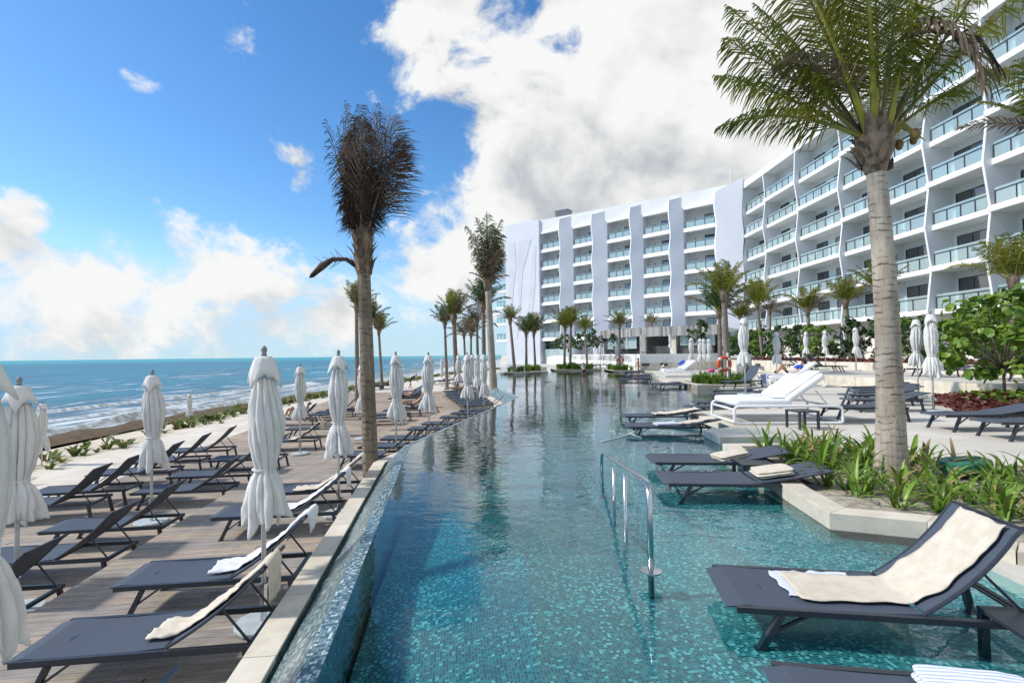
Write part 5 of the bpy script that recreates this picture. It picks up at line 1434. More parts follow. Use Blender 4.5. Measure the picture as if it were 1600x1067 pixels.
# sheath of torn fibre and old leaf bases under the crown
sh_ = MB(); r_ = random.Random(5)
sh_.lathe([(.13, -.30), (.16, -.18), (.21, -.05), (.24, .08), (.22, .20), (.12, .30)], 18, tuple(PT + Vector((0, 0, .05))))
for k in range(48):
    a = r_.uniform(0, 6.28); q = PT + Vector((.18 * math.cos(a), .18 * math.sin(a), r_.uniform(-.25, .32))); h = r_.uniform(.16, .42); w = r_.uniform(.05, .10)
    o_ = Vector((math.cos(a), math.sin(a), 0)); s_ = Vector((-math.sin(a), math.cos(a), 0)); fl = r_.uniform(.05, .22)
    sh_.add([q - s_ * w, q + s_ * w, q + s_ * w * .7 + o_ * fl * .5 + Vector((0, 0, h * .6)), q - s_ * w * .7 + o_ * fl * .5 + Vector((0, 0, h * .6)), q + o_ * fl + Vector((0, 0, h * r_.uniform(.7, 1.1)))], [(0, 1, 2, 3), (3, 2, 4)])
sh_.obj('leaf_sheath', 'fibre', bp_)
WIND = (-.04, 0, .0)
CB = PT + Vector((0, 0, .22))
FR = [ # azimuth deg (0 = +X, 180 = -X, 270 = towards the camera), elevation, length, gravity, leaflet length, material
    (176, 30, 2.15, .42, .75, 'leaf_palm'), (205, 60, 3.4, .03, .80, 'leaf_palm'), (168, 50, 2.5, .12, .80, 'leaf_palm'), (235, 66, 3.1, .06, .75, 'leaf_palm'), (190, 68, 3.4, .04, .8, 'leaf_palm'),
    (120, 66, 3.3, .06, .85, 'leaf_palm'), (100, 76, 3.4, .04, .8, 'leaf_palm'), (60, 62, 3.2, .08, .85, 'leaf_palm'), (15, 56, 3.1, .10, .95, 'leaf_palm'), (350, 50, 3.0, .14, .95, 'leaf_palm'), (325, 60, 3.0, .12, .85, 'leaf_yellow'),
    (45, 44, 2.8, .16, .9, 'leaf_palm'), (300, 72, 3.0, .06, .8, 'leaf_palm'), (270, 76, 3.0, .06, .8, 'leaf_palm'), (180, 80, 3.4, .03, .8, 'leaf_palm'), (8, 38, 2.4, .2, .85, 'leaf_palm'),
    (140, 48, 2.6, .14, .85, 'leaf_palm'), (250, 82, 3.0, .03, .8, 'leaf_yellow'), (80, 54, 3.0, .12, .9, 'leaf_palm'), (5, 70, 3.3, .06, .95, 'leaf_palm'), (335, 76, 3.3, .05, .9, 'leaf_palm'),
    (155, 60, 3.0, .08, .85, 'leaf_palm'), (215, 50, 2.6, .12, .7, 'leaf_palm'), (30, 74, 3.3, .05, .9, 'leaf_palm')]
for i, (az, el, ln, gr, ll, mt) in enumerate(FR):
    o_ = Vector((.10 * math.cos(R(az)), .10 * math.sin(R(az)), 0))
    if i in (7, 12, 18, 22): continue
    me = frond_mesh(CB + o_, R(az), R(el), ln, gr, 66, ll * (.9 + .35 * ((i * 7) % 5) / 4), mt, 'rachis' if i in (0, 1, 3, 14, 17) else 'rachis_dark', 100 + i, WIND, .026, 1.0, .2, .048 if i in (1, 3) else .032, .12, .14, (-.22, 0, -.24))
    link('frond', me, bp_)
me = frond_mesh(PT + Vector((.06, -.12, .1)), R(300), R(78), 1.0, .05, 3, .3, 'leaf_yellow', 'rachis', 77, (0, 0, 0), .03, .4, .9, .07); tag(link('cut_frond', me, bp_), 'thick yellow stub of a cut frond')
me = frond_mesh(CB + Vector((.16, -.35, 1.25)), R(300), R(0), 1.5, 2.2, 40, .8, 'leaf_dry', 'rachis_dry', 78, (0, 0, 0), .045, 1.2, .1, .04, .2, .1); tag(link('frond', me, bp_), 'withered brown frond hanging down')
me = frond_mesh(CB + Vector((-.15, -.1, .2)), R(190), R(60), 1.7, .9, 40, .7, 'leaf_dry', 'rachis_dry', 79, (-.1, 0, 0), .035, 1.1, .25, .03, .2, .1); tag(link('frond', me, bp_), 'withered brown frond')
co = MB(); r_ = random.Random(8)
nut = MB().lathe([(.01, -.14), (.07, -.11), (.105, -.02), (.10, .06), (.06, .12), (.01, .14)], 12).mesh('coconut', 'coconut', True)
for k in range(4): link('coconut', nut, bp_, PT + Vector((.32 + r_.uniform(-.05, .36), -.12 + r_.uniform(-.15, .15), .22 + r_.uniform(-.12, .18))), r_.uniform(0, 6), r_.uniform(.45, .62))
st = MB()
for k in range(5): st.tube([PT + Vector((.1, -.05, .12)), PT + Vector((.3, -.1, .34 + .03 * k)), PT + Vector((.45 + .08 * k, -.15 + .05 * k, .22))], [.02, .012, .006], 5)
st.obj('fruit_stalk', 'rachis', bp_)

# the dead palm beside the coping
dp = empty('palm_tree'); tag(dp, 'dead brown palm with shaggy wind blown crown beside the pool coping', 'palm tree', 'palm trees')
DX = P(580, 715, 10.85); DB_ = Vector((DX.x, DX.y, Z_DECK)); DT = P(568, 408, 10.85)
trunk_mb(DB_, DT, .160, .135, 56, 20, .12, (0, 0), 9).obj('trunk', 'bark_brown', dp, smooth=True)
sh_ = MB(); r_ = random.Random(15)
sh_.lathe([(.125, -.35), (.165, -.2), (.19, .0), (.20, .3), (.18, .6), (.12, .9), (.02, 1.3)], 16, tuple(DT))
for k in range(70):
    a = r_.uniform(0, 6.28); hh = r_.uniform(-.3, .75); q = DT + Vector((.165 * math.cos(a), .165 * math.sin(a), hh)); h = r_.uniform(.2, .5); w = r_.uniform(.04, .085)
    o_ = Vector((math.cos(a), math.sin(a), 0)); s_ = Vector((-math.sin(a), math.cos(a), 0)); fl = r_.uniform(.02, .16) if r_.random() < .8 else r_.uniform(.2, .3)
    sh_.add([q - s_ * w, q + s_ * w, q + s_ * w * .6 + o_ * fl * .4 + Vector((0, 0, h * .6)), q - s_ * w * .6 + o_ * fl * .4 + Vector((0, 0, h * .6)), q + o_ * fl + Vector((0, 0, h))], [(0, 1, 2, 3), (3, 2, 4)])
sh_.obj('leaf_sheath', 'fibre', dp)
DC = DT + Vector((0, 0, .35))
r_ = random.Random(31)
for i in range(30):
    az = r_.uniform(100, 300); el = r_.uniform(76, 89); ln = r_.choice((1.4, 1.65, 2.5, 2.8)) * r_.uniform(.9, 1.1)
    if i < 8: ln = r_.uniform(2.6, 3.3); el = r_.uniform(80, 89.5); az = r_.uniform(0, 360)
    me = frond_mesh(DC + Vector((.13 * math.cos(R(az)), .13 * math.sin(R(az)), r_.uniform(-.1, .25))), R(az), R(el), ln, .06, 46, r_.uniform(.45, .75), 'leaf_dead' if i % 9 else 'leaf_dry', 'rachis_dry', 300 + i, (.0, 0, 0), .020, .9, .12, .03, .18, .02, (.10, 0, -.35))
    link('frond', me, dp)
for i, (dz, el, ln) in enumerate(((.7, 80, 2.2), (1.2, 72, 1.7), (.4, 78, 2.4), (.9, 76, 1.9), (.2, 74, 1.8))):      # bleached side fronds combed out to the lee
    me = frond_mesh(DC + Vector((.06, -.1, dz * .3)), R((340, 10, 315, 0, 330)[i]), R(el - 4), ln * 1.05, .12, 64, 1.25, 'leaf_dry' if i in (2,) else 'leaf_dead', 'rachis_dry', 340 + i, (.05, 0, 0), .018, .35, .2, .03, .05, .15, (.30, 0, -.05))
    link('frond', me, dp)
me = frond_mesh(DC + Vector((.0, -.2, .5)), R(290), R(84), 2.1, .05, 60, .95, 'leaf_dry', 'rachis_dry', 350, (.0, 0, 0), .03, 1.5, .3, .03, .1, .2, (.12, 0, -.3)); tag(link('frond', me, dp), 'bleached straw coloured frond hanging in front')
sp = MB(); A = DT + Vector((-.15, 0, -.12))
q = [A, A + Vector((-.22, -.02, .16)), A + Vector((-.50, -.04, .16)), A + Vector((-.72, -.05, .02)), A + Vector((-.95, -.06, -.2)), A + Vector((-1.0, -.06, -.24))]
sp.tube(q, [.045, .045, .05, .085, .05, .008], 8)
for k in range(14):
    b_ = q[1].lerp(q[3], r_.random()); sp.tube([b_, b_ + Vector((r_.uniform(-.3, .0), r_.uniform(-.1, .1), r_.uniform(-.22, .25)))], [.008, .003], 4)
tag(sp.obj('spathe', 'leaf_dead', dp, smooth=True), 'dark boat shaped dried spathe sticking out seaward')

# other palms: crowns of a few kinds, each palm with its own trunk
CROWN = {}
def crown(kind):
    if kind in CROWN: return CROWN[kind]
    r_ = random.Random(hash(kind) % 1 + len(CROWN) * 17 + 3); out = []
    spec = {'green': (15, (35, 78), 1.75, .32, .5, 'leaf_palm', .55, (-.05, 0, 0), (.05, 0, -.05)),
            'wind': (17, (50, 86), 1.8, .26, .5, 'leaf_palm', .6, (.07, 0, 0), (.16, 0, -.1)),
            'dark': (15, (40, 82), 1.75, .34, .55, 'leaf_dark', .7, (.06, 0, 0), (.14, 0, -.1)),
            'yellow': (16, (38, 80), 1.8, .30, .55, 'leaf_yellow', .6, (.05, 0, 0), (.1, 0, -.06)),
            'dry': (12, (20, 75), 1.7, .5, .5, 'leaf_dry', .8, (.05, 0, 0), (.1, 0, -.1))}[kind]
    n, (e0, e1), ln, gr, ll, mt, dr, wn, lwn = spec
    for i in range(n):
        az = 2 * math.pi * (i * .382 + r_.uniform(-.04, .04)); el = R(e0 + (e1 - e0) * (i / (n - 1)) ** .8)
        m_ = mt if not (kind in ('wind', 'dark', 'green') and i < 3) else 'leaf_dry'
        if kind == 'yellow' and i % 3 == 0: m_ = 'leaf_palm'
        out.append(frond_mesh((.05 * math.cos(az), .05 * math.sin(az), 0), az, el, ln * r_.uniform(.85, 1.12), gr * r_.uniform(.8, 1.3) * (1.5 if i < 3 else 1), 30, ll, m_, 'rachis' if m_ != 'leaf_dry' else 'rachis_dry', 500 + i + 40 * len(CROWN), wn, .038, dr, .18, .028, .06, .3, lwn))
    sheath = MB().lathe([(.09, -.25), (.13, -.05), (.15, .12), (.08, .3), (.02, .42)], 10).mesh('leaf_sheath', 'fibre', True)
    CROWN[kind] = (out, sheath); return CROWN[kind]
def palm(base, top, r, kind, label, scale=1.0, bark='bark_small', bend=(0, 0), rz=None, keep=None):
    root = empty('palm_tree', base); tag(root, label, 'palm tree', 'palm trees')
    t = Vector(top) - Vector(base)
    trunk_mb((0, 0, -.1), t, r, r * .72, max(8, int(t.length / .16)), 10, .3, bend, 1).obj('trunk', bark, root, smooth=True)
    fr, sh = crown(kind); rz = rnd.uniform(-.5, .5) if rz is None else rz
    for i, me in enumerate(fr):
        if keep and i % keep == 0: continue
        link('frond', me, root, t, rz, scale)
    link('leaf_sheath', sh, root, t, rz, (r / .12,) * 3)
    return root
def palm_at(x, Y, zb, ytop, r, kind, label, scale=1.0, bend=(0, 0), xt=None, **kw):
    b_ = Vector(((x - 800) / F_PX * Y, Y, zb)); t_ = P(x if xt is None else xt, ytop, Y)
    return palm(b_, t_, r, kind, label, scale, bend=bend, **kw)
# the green topped palm at the pool corner: tall tuft
kp = palm_at(772, 29.2, Z_SAND, 442, .24, 'dark', 'tall thin palm with grey drooping tuft, trunk rising at the pool corner', .78, xt=762, bark='bark')
r_ = random.Random(77); KT = P(762, 442, 29.2) - Vector(kp.location)
for i in range(16):
    az = r_.uniform(0, 6.28)
    me = frond_mesh(KT + Vector((0, 0, -.35 + 1.9 * i / 16)), az, R(r_.uniform(52, 84)), r_.uniform(2.0, 3.1), .16, 34, 1.05, 'leaf_dry' if i < 6 else 'leaf_dark', 'rachis_dry', 700 + i, (.03, 0, 0), .045, .8, .1, .035, .1, .1, (.14, 0, -.22)); link('frond', me, kp)
MB().tube([KT, KT + Vector((.0, -.3, 4.1))], [.07, .02], 6).obj('spear_leaf', 'rachis', kp)
PL_ = [ # x, depth, base z, y of the crown base, trunk radius, kind, label, scale, x of the crown
    (558, 34, Z_LOW, 480, .16, 'wind', 'thin palm directly behind the dead palm trunk, crown peeking seaward', .82, 557),
    (577, 40, Z_SAND, 505, .14, 'dark', 'thin palm mostly hidden behind the dead palm trunk', .95, 576),
    (597, 48, Z_SAND, 520, .15, 'wind', 'slender palm standing alone against the sea beyond the dead palm', .95, 592),
    (698, 46, Z_SAND, 508, .15, 'dark', 'slender beach palm, first of the far seaward cluster', .95, 695),
    (714, 37, Z_SAND, 498, .20, 'wind', 'beach palm with a tall spiky crown in the seaward cluster', 1.0, 709),
    (728, 50, Z_SAND, 525, .14, 'dry', 'ragged brownish palm low in the seaward cluster', 1.0, 725),
    (735, 54, Z_SAND, 525, .15, 'wind', 'small palm deep in the seaward cluster', 1.0, 736),
    (747, 41, Z_SAND, 505, .15, 'dry', 'brown fronded palm just seaward of the tall tufted palm', 1.0, 745),
    (756, 35, Z_SAND, 480, .18, 'dark', 'dark palm close behind the tall tufted palm', 1.0, 755),
    (804, 49.5, 0, 502, .17, 'green', 'curved slim palm at the tip of the first pool island', .82, 797),
    (822, 54, 0, 523, .16, 'dark', 'dark palm in the middle of the first pool island', 1.05, 822),
    (836, 55.5, 0, 523, .15, 'wind', 'bushy green palm at the back of the first pool island', 1.15, 834),
    (881, 57, 0, 514, .17, 'yellow', 'yellow green palm on the second pool island', 1.15, 883),
    (890, 58.6, 0, 508, .17, 'wind', 'green palm right behind the yellow one on the second island', 1.05, 892),
    (917, 66, 0, 516, .17, 'yellow', 'small olive palm before the second column of balconies', .95, 914),
    (966, 51, 0, 510, .16, 'green', 'round crowned green palm beside the small life ring', .82, 968),
    (1136, 26.9, .05, 462, .185, 'yellow', 'big yellow green palm with orange frond bases by the life ring', 1.02, 1131),
    (1125, 28.2, .05, 490, .14, 'dark', 'dark drooping palm behind the big yellow palm', 1.1, 1124),
    (1160, 50, .88, 500, .13, 'green', 'thin palm between the yellow palm and the wing corner', 1.1, 1158),
    (1192, 45.5, .88, 478, .17, 'yellow', 'slender leaning palm with white trunk at the hedge corner', 1.25, 1183),
    (1203, 54, .88, 488, .15, 'dry', 'palm with orange drying fronds before the first balconies', 1.0, 1203),
    (1266, 42, .88, 488, .17, 'green', 'green palm in the hedge bed behind the platform parasols', 1.1, 1262),
    (1331, 36, .88, 474, .19, 'yellow', 'leaning yellowish palm in the hedge bed seaward of the thick trunk', .98, 1321),
    (1372, 33, .88, 455, .18, 'green', 'palm hidden behind the thick grey trunk, fronds showing both sides', 1.05, 1373),
    (1583, 22.8, .88, 440, .20, 'yellow', 'yellow palm with drooping fronds above the leafy tree', 1.25, 1583)]
for (x, Y, zb, yt, r, kind, lab, s, xt) in PL_:
    palm_at(x, Y, zb, yt, r, kind, lab, s * (1.08 if Y < 32 else 1.22), xt=xt)
palm((17.9, 64.5, 4.73), (17.9, 64.5, 5.4), .16, 'green', 'squat palm growing on the flat roof of the pool bar', .9)
palm((10.45, 9.6, 0), P(1655, 208, 9.6), .16, 'green', 'palm outside the frame whose green fronds enter from the side', 1.0, rz=2.4)

# ------------------------------------------------------------------ strap leaved plants, hedges and the leafy tree
def strap_leaf(ln, w, arch, seed):
    mb = MB(); n = 7; rows = []
    for i in range(n + 1):
        t = i / n; a = R(80) - arch * t * t; x = ln * (t * math.cos(R(80)) + arch * .33 * t ** 3 * .95); z = ln * (t * math.sin(R(80)) - arch * .22 * t ** 3)
        ww = w * (math.sin(math.pi * min(.98, t * .8 + .16)) ** .7) if i < n else .002
        rows.append([(x, -ww / 2, z + ww * .18), (x + ww * .12, 0, z), (x, ww / 2, z + ww * .18)])
    return mb.grid(rows).mesh('leaf', 'leaf_strap', True)
M['straw'] = PM('withered_leaf', (.36, .29, .12), (.26, .18, .08), 6, .7, translucent=.2)
LEAVES = [strap_leaf(.60, .052, .35, 1), strap_leaf(.55, .058, 1.0, 2), strap_leaf(.66, .048, .7, 3), strap_leaf(.50, .05, 1.6, 4), strap_leaf(.60, .05, 1.3, 5)]
DRY = []
for me_ in LEAVES[1:4]:
    q_ = me_.copy(); q_.materials[0] = M['straw']; DRY.append(q_)
prnd = random.Random(23)
def strap_plant(x, y, z, s, n, label, group):
    root = empty('strap_leaf_plant', (x, y, z)); tag(root, label, 'plant', group)
    for k in range(n):
        o = link('leaf', prnd.choice(DRY if prnd.random() < .07 else LEAVES), root, (prnd.uniform(-.05, .05), prnd.uniform(-.05, .05), 0))
        o.rotation_euler = (prnd.uniform(-.15, .15), prnd.uniform(-.1, 1.0), 2.4 * k + prnd.uniform(-.5, .5)); o.scale = (s * prnd.uniform(.75, 1.15),) * 3
def inside(p, poly):
    c = False; j = len(poly) - 1
    for i in range(len(poly)):
        if (poly[i][1] > p[1]) != (poly[j][1] > p[1]) and p[0] < (poly[j][0] - poly[i][0]) * (p[1] - poly[i][1]) / (poly[j][1] - poly[i][1]) + poly[i][0]: c = not c
        j = i
    return c
BED = [(5.2, 8.95), (4.35, 8.9), (4.0, 6.25), (3.95, 5.75), (4.6, 5.42), (5.0, 4.95), (8.8, 4.0), (8.6, 5.6), (6.9, 6.7), (5.5, 9.2)]
pts = []; tries = 0
while len(pts) < 118 and tries < 20000:
    tries += 1; x, y = prnd.uniform(3.9, 8.9), prnd.uniform(3.9, 9.3)
    if not inside((x, y), BED) or (Vector((x, y)) - Vector((5.32, 7.12))).length < .38: continue
    if all((x - a) ** 2 + (y - c) ** 2 > .19 ** 2 for a, c in pts): pts.append((x, y))
for (x, y) in pts:
    far_side = y > 7.2
    strap_plant(x, y, -.08, prnd.uniform(.72, 1.05) * (1.12 if far_side else .92), prnd.randint(9, 13), 'strap leaved green plant in the bed around the thick palm trunk', 'strap leaved plants round the palm')
def clump_mesh(seed, n, h, mat='leaf_strap', w=.06):
    r_ = random.Random(seed); mb = MB()
    for k in range(n):
        a = r_.uniform(0, 6.28); ln = h * r_.uniform(.6, 1.1); tl = r_.uniform(.15, .9); bx, by = r_.uniform(-.12, .12), r_.uniform(-.12, .12); d = Vector((math.cos(a), math.sin(a), 0)); s_ = Vector((-math.sin(a), math.cos(a), 0)) * w / 2
        p0 = Vector((bx, by, 0)); p1 = p0 + d * ln * .45 * tl + Vector((0, 0, ln * .6)); p2 = p1 + d * ln * .5 * (tl + .3) + Vector((0, 0, ln * (.35 - .35 * tl)))
        mb.add([p0 - s_ * .7, p0 + s_ * .7, p1 + s_, p1 - s_, p2], [(0, 1, 2, 3), (3, 2, 4)])
    return mb.mesh('leaf_clump', mat)
CL = [clump_mesh(40 + k, 26, .6) for k in range(3)]
def clumps(poly, n, s, label, group, z=.0, name='low_plant'):
    c = 0; xs = [p[0] for p in poly]; ys = [p[1] for p in poly]
    while c < n:
        x, y = prnd.uniform(min(xs), max(xs)), prnd.uniform(min(ys), max(ys))
        if not inside((x, y), poly): continue
        o = link(name, prnd.choice(CL), None, (x, y, z), prnd.uniform(0, 6.28), s * prnd.uniform(.8, 1.25)); tag(o, label, 'plant', group); c += 1
def shrink(poly, f=.78):
    cx = sum(p[0] for p in poly) / len(poly); cy = sum(p[1] for p in poly) / len(poly); return [(cx + (p[0] - cx) * f, cy + (p[1] - cy) * f) for p in poly]
clumps(shrink(ISL1, .8), 22, 1.2, 'low green plant on the first pool island', 'plants on the first island')
clumps(shrink(ISL2, .85), 30, 1.3, 'low green plant on the second pool island', 'plants on the second island')
clumps(shrink(ISL3), 14, 1.3, 'low green plant on the island with the small life ring', 'plants on the third island')
clumps(shrink(ISL4, .82), 34, 1.05, 'low green plant in the planter under the yellow palm', 'plants under the yellow palm', .06)
# dune plants between the sand strip and the beach
r_ = random.Random(3); dm = []
ln = resample(off_shore(.5), 900)
MBd = MB()
for k in range(3200):
    p = ln[r_.randrange(len(ln))]; off = r_.gauss(.3, .55); dens_ = noise.noise((p.y * .22, 0, 3)) + .25
    if p.y < 3 or p.y > 112 or r_.random() > .35 + dens_ + (.8 if p.y > 26 else 0): continue
    base = Vector((p.x - off + .0, p.y + r_.uniform(-.5, .5), Z_SAND - .10)); sc_ = r_.uniform(.45, 1.1) * (1.0 if p.y < 30 else 1.15)
    for j in range(9):
        a = r_.uniform(0, 6.28); l_ = .5 * sc_ * r_.uniform(.6, 1.2); d = Vector((math.cos(a), math.sin(a), 0)); s_ = Vector((-math.sin(a), math.cos(a), 0)) * (.035 + .02 * sc_)
        p1 = base + d * l_ * .35 + Vector((0, 0, l_ * .6)); p2 = p1 + d * l_ * .5 + Vector((0, 0, l_ * .12))
        MBd.add([base - s_ * .5, base + s_ * .5, p1 + s_, p1 - s_, p2], [(0, 1, 2, 3), (3, 2, 4)])
tag(MBd.obj('dune_grass', PM('dune_leaf', (.10, .17, .03), (.20, .21, .05), 2.2, .6, translucent=.25), None), 'low green dune plants along the edge of the sand strip', 'dune plants', None, 'stuff')

def leaf_disc(mb, c, nrm, r, r_):
    t = nrm.cross(Vector((r_.uniform(-1, 1), r_.uniform(-1, 1), r_.uniform(-1, 1))))
    if t.length < .05: return
    t.normalize(); b_ = nrm.cross(t); vs = [c - nrm * r * .12]
    for k in range(7):
        a = 2 * math.pi * k / 7; vs.append(c + (t * math.cos(a) + b_ * math.sin(a) * .88) * r + nrm * r * .12 * math.cos(2 * a))
    mb.add(vs, [(0, 1 + k, 1 + (k + 1) % 7) for k in range(7)])
def bush(seed, rx, ry, rz_, nclump, nleaf, lr, trunk_h, sparse=1.0):
    """branching shrub with big round leaves gathered in clumps at the twig ends"""
    r_ = random.Random(seed); lf, tw = MB(), MB()
    base = Vector((0, 0, 0)); top = Vector((r_.uniform(-.1, .1), r_.uniform(-.1, .1), trunk_h))
    tw.tube([base, base.lerp(top, .5) + Vector((.03, .02, 0)), top], [.055, .045, .04], 7)
    for k in range(nclump):
        a = r_.uniform(0, 6.28); u = r_.uniform(-.9, 1); rr = math.sqrt(max(0, 1 - u * u * .8)) * r_.uniform(.45, 1.0) ** .6
        c = Vector((rx * rr * math.cos(a), ry * rr * math.sin(a), trunk_h + rz_ * (.75 + u * .9)))
        mid = top.lerp(c, .5) + Vector((r_.uniform(-.12, .12), r_.uniform(-.12, .12), r_.uniform(-.1, .15))); tw.tube([top, mid, c], [.017, .011, .005], 5)
        cr = r_.uniform(.22, .42) * (rx / 1.2) ** .5
        for j in range(nleaf):
            d = Vector((r_.gauss(0, 1), r_.gauss(0, 1), r_.gauss(.25, .8))); d.normalize()
            p = c + d * cr * r_.uniform(.25, 1.0); n_ = (d + Vector((0, 0, .5)) + Vector((r_.uniform(-.5, .5), r_.uniform(-.5, .5), 0))).normalized()
            leaf_disc(lf, p, n_, lr * r_.uniform(.65, 1.15), r_)
    return lf, tw
def make_bush(seed, rx, ry, rz_, nc, nlf, lr, th, mat='leaf_sea_grape', name='shrub'):
    root = empty(name); lf, tw = bush(seed, rx, ry, rz_, nc, nlf, lr, th)
    tw.obj('trunk', 'twig', root, smooth=True); lf.obj('crown', mat, root); return root
lt = make_bush(2, 1.75, 1.5, 1.5, 54, 28, .125, 1.0, name='sea_grape_tree'); lt.location = (16.0, 16.4, .0); tag(lt, 'leafy tree with large round bright green leaves beside the terrace parasols', 'tree', 'leafy trees')
lt2 = make_bush(4, 1.8, 1.5, 1.4, 54, 32, .13, 1.0, name='sea_grape_tree'); lt2.location = (18.9, 18.2, .48); tag(lt2, 'second leafy round leaved tree behind the first, on the platform edge', 'tree', 'leafy trees')
HED = [(23.6, 18, 1.25), (23.6, 20.3, 1.2), (23.8, 22.4, 1.3), (23.7, 24.6, 1.1), (23.9, 27, 1.2), (23.6, 29.2, 1.1), (24.6, 31.4, 1.2), (23.5, 33.6, 1.1), (24.2, 36, 1.25), (23.4, 38.4, 1.1), (23.8, 40.8, 1.2), (23.2, 43.2, 1.15), (23.0, 45.8, 1.2), (22.6, 48.6, 1.2), (24.0, 51, 1.3), (22.6, 52.5, 1.1), (25.6, 26, 1.3), (25.8, 34, 1.3), (25.6, 42, 1.3), (25.4, 47, 1.3), (26, 53, 1.4), (27, 58, 1.4)]
for i, (X, Y, s) in enumerate(HED):
    k = i % 3
    place(PROTO, 'hedge%d' % k, lambda: make_bush(20 + k, 1.15, 1.15, 1.1, 19, 21, .11, .55, 'leaf_dark' if k else 'leaf_sea_grape'), (X, Y, .86), rnd.uniform(0, 6), 'dark leafy shrub in the hedge bed before the hotel', 'shrub', 'hedge shrubs', s)
SPARSE = [(3.2, 101, 1.1), (5.4, 97.5, 1.2), (7.6, 92, 1.2), (9.4, 87, 1.2), (11.4, 82, 1.1), (0.4, 106, 1.3), (1.6, 104, 1.4), (10.5, 72, 1.0), (12.0, 70, 1.1), (13.2, 73.5, 1.0), (8.4, 80.5, 1.1), (14.2, 66.5, .9)]
for X, Y, s in SPARSE:
    place(PROTO, 'sparse', lambda: make_bush(50, 1.3, 1.3, 1.35, 20, 13, .17, 1.3, 'leaf_dark', 'small_tree'), (X, Y, 1.0 if Y > 79 else 1.4), rnd.uniform(0, 6), 'small sparse leaved tree at the foot of the far wing', 'tree', 'sparse far trees', s)
bt = make_bush(61, 1.2, 1.1, 1.2, 26, 30, .11, 1.5, 'leaf_dark', 'small_tree'); bt.location = (19.4, 52.5, 1.48); tag(bt, 'bushy small tree standing before the right end of the pool bar', 'tree')
bt['label'] = 'bushy small tree standing before the corner end of the pool bar fascia'
# red ground cover
def groundcover(name, poly, n, z, label, mats=('red_leaf',)):
    mb = MB(); r_ = random.Random(len(label)); xs = [p[0] for p in poly]; ys = [p[1] for p in poly]; c = 0
    while c < n:
        x, y = r_.uniform(min(xs), max(xs)), r_.uniform(min(ys), max(ys))
        if not inside((x, y), poly): continue
        d = Vector((r_.gauss(0, .6), r_.gauss(0, .6), 1)).normalized(); leaf_disc(mb, Vector((x, y, z + r_.uniform(.02, .34))), d, r_.uniform(.05, .10), r_); c += 1
    return tag(mb.obj(name, mats[0]), label, 'ground cover', None, 'stuff')
groundcover('red_ground_cover', [(11.2, 12.2), (16.4, 13.2), (16.6, 16.6), (13.5, 16.2)], 2600, 0, 'dark red leaved ground cover around the leafy tree trunk')
groundcover('hedge_ground_cover', [(22.6, 14), (24, 14), (24, 47), (22.1, 47)], 3200, .86, 'dark red leaved ground cover along the planter wall')
groundcover('green_ground_cover', [(12.4, 13.0), (16.4, 13.2), (16.6, 16.6), (14.2, 16.4)], 700, .05, 'green leaved low plants among the red ground cover', ('leaf_sea_grape',))

# ------------------------------------------------------------------ people
def skin_body(name, joints, edges, mat, parent, sub=2, root_i=0):
    me = bpy.data.meshes.new(name); me.from_pydata([j[0] for j in joints], edges, []); me.update()
    o = bpy.data.objects.new(name, me); COL.objects.link(o)
    md = o.modifiers.new('skin', 'SKIN'); md.use_smooth_shade = True
    sv = me.skin_vertices[0].data
    for i, j in enumerate(joints):
        r = j[1]; sv[i].radius = (r, r) if isinstance(r, (int, float)) else r
        sv[i].use_root = (i == root_i)
    ss = o.modifiers.new('sub', 'SUBSURF'); ss.levels = sub; ss.render_levels = sub
    dg = bpy.context.evaluated_depsgraph_get(); m2 = bpy.data.meshes.new_from_object(o.evaluated_get(dg))
    o.modifiers.clear(); o.data = m2; m2.materials.clear(); m2.materials.append(M[mat])
    m2.polygons.foreach_set('use_smooth', [True] * len(m2.polygons)); o.parent = parent; return o
def ellipsoid(c, rx, ry, rz_, n=12):
    mb = MB(); return mb.lathe([(max(.003, math.cos(R(a))), math.sin(R(a))) for a in range(-88, 89, 16)], n).v and [(c[0] + v[0] * rx, c[1] + v[1] * ry, c[2] + v[2] * rz_) for v in mb.v], mb.f
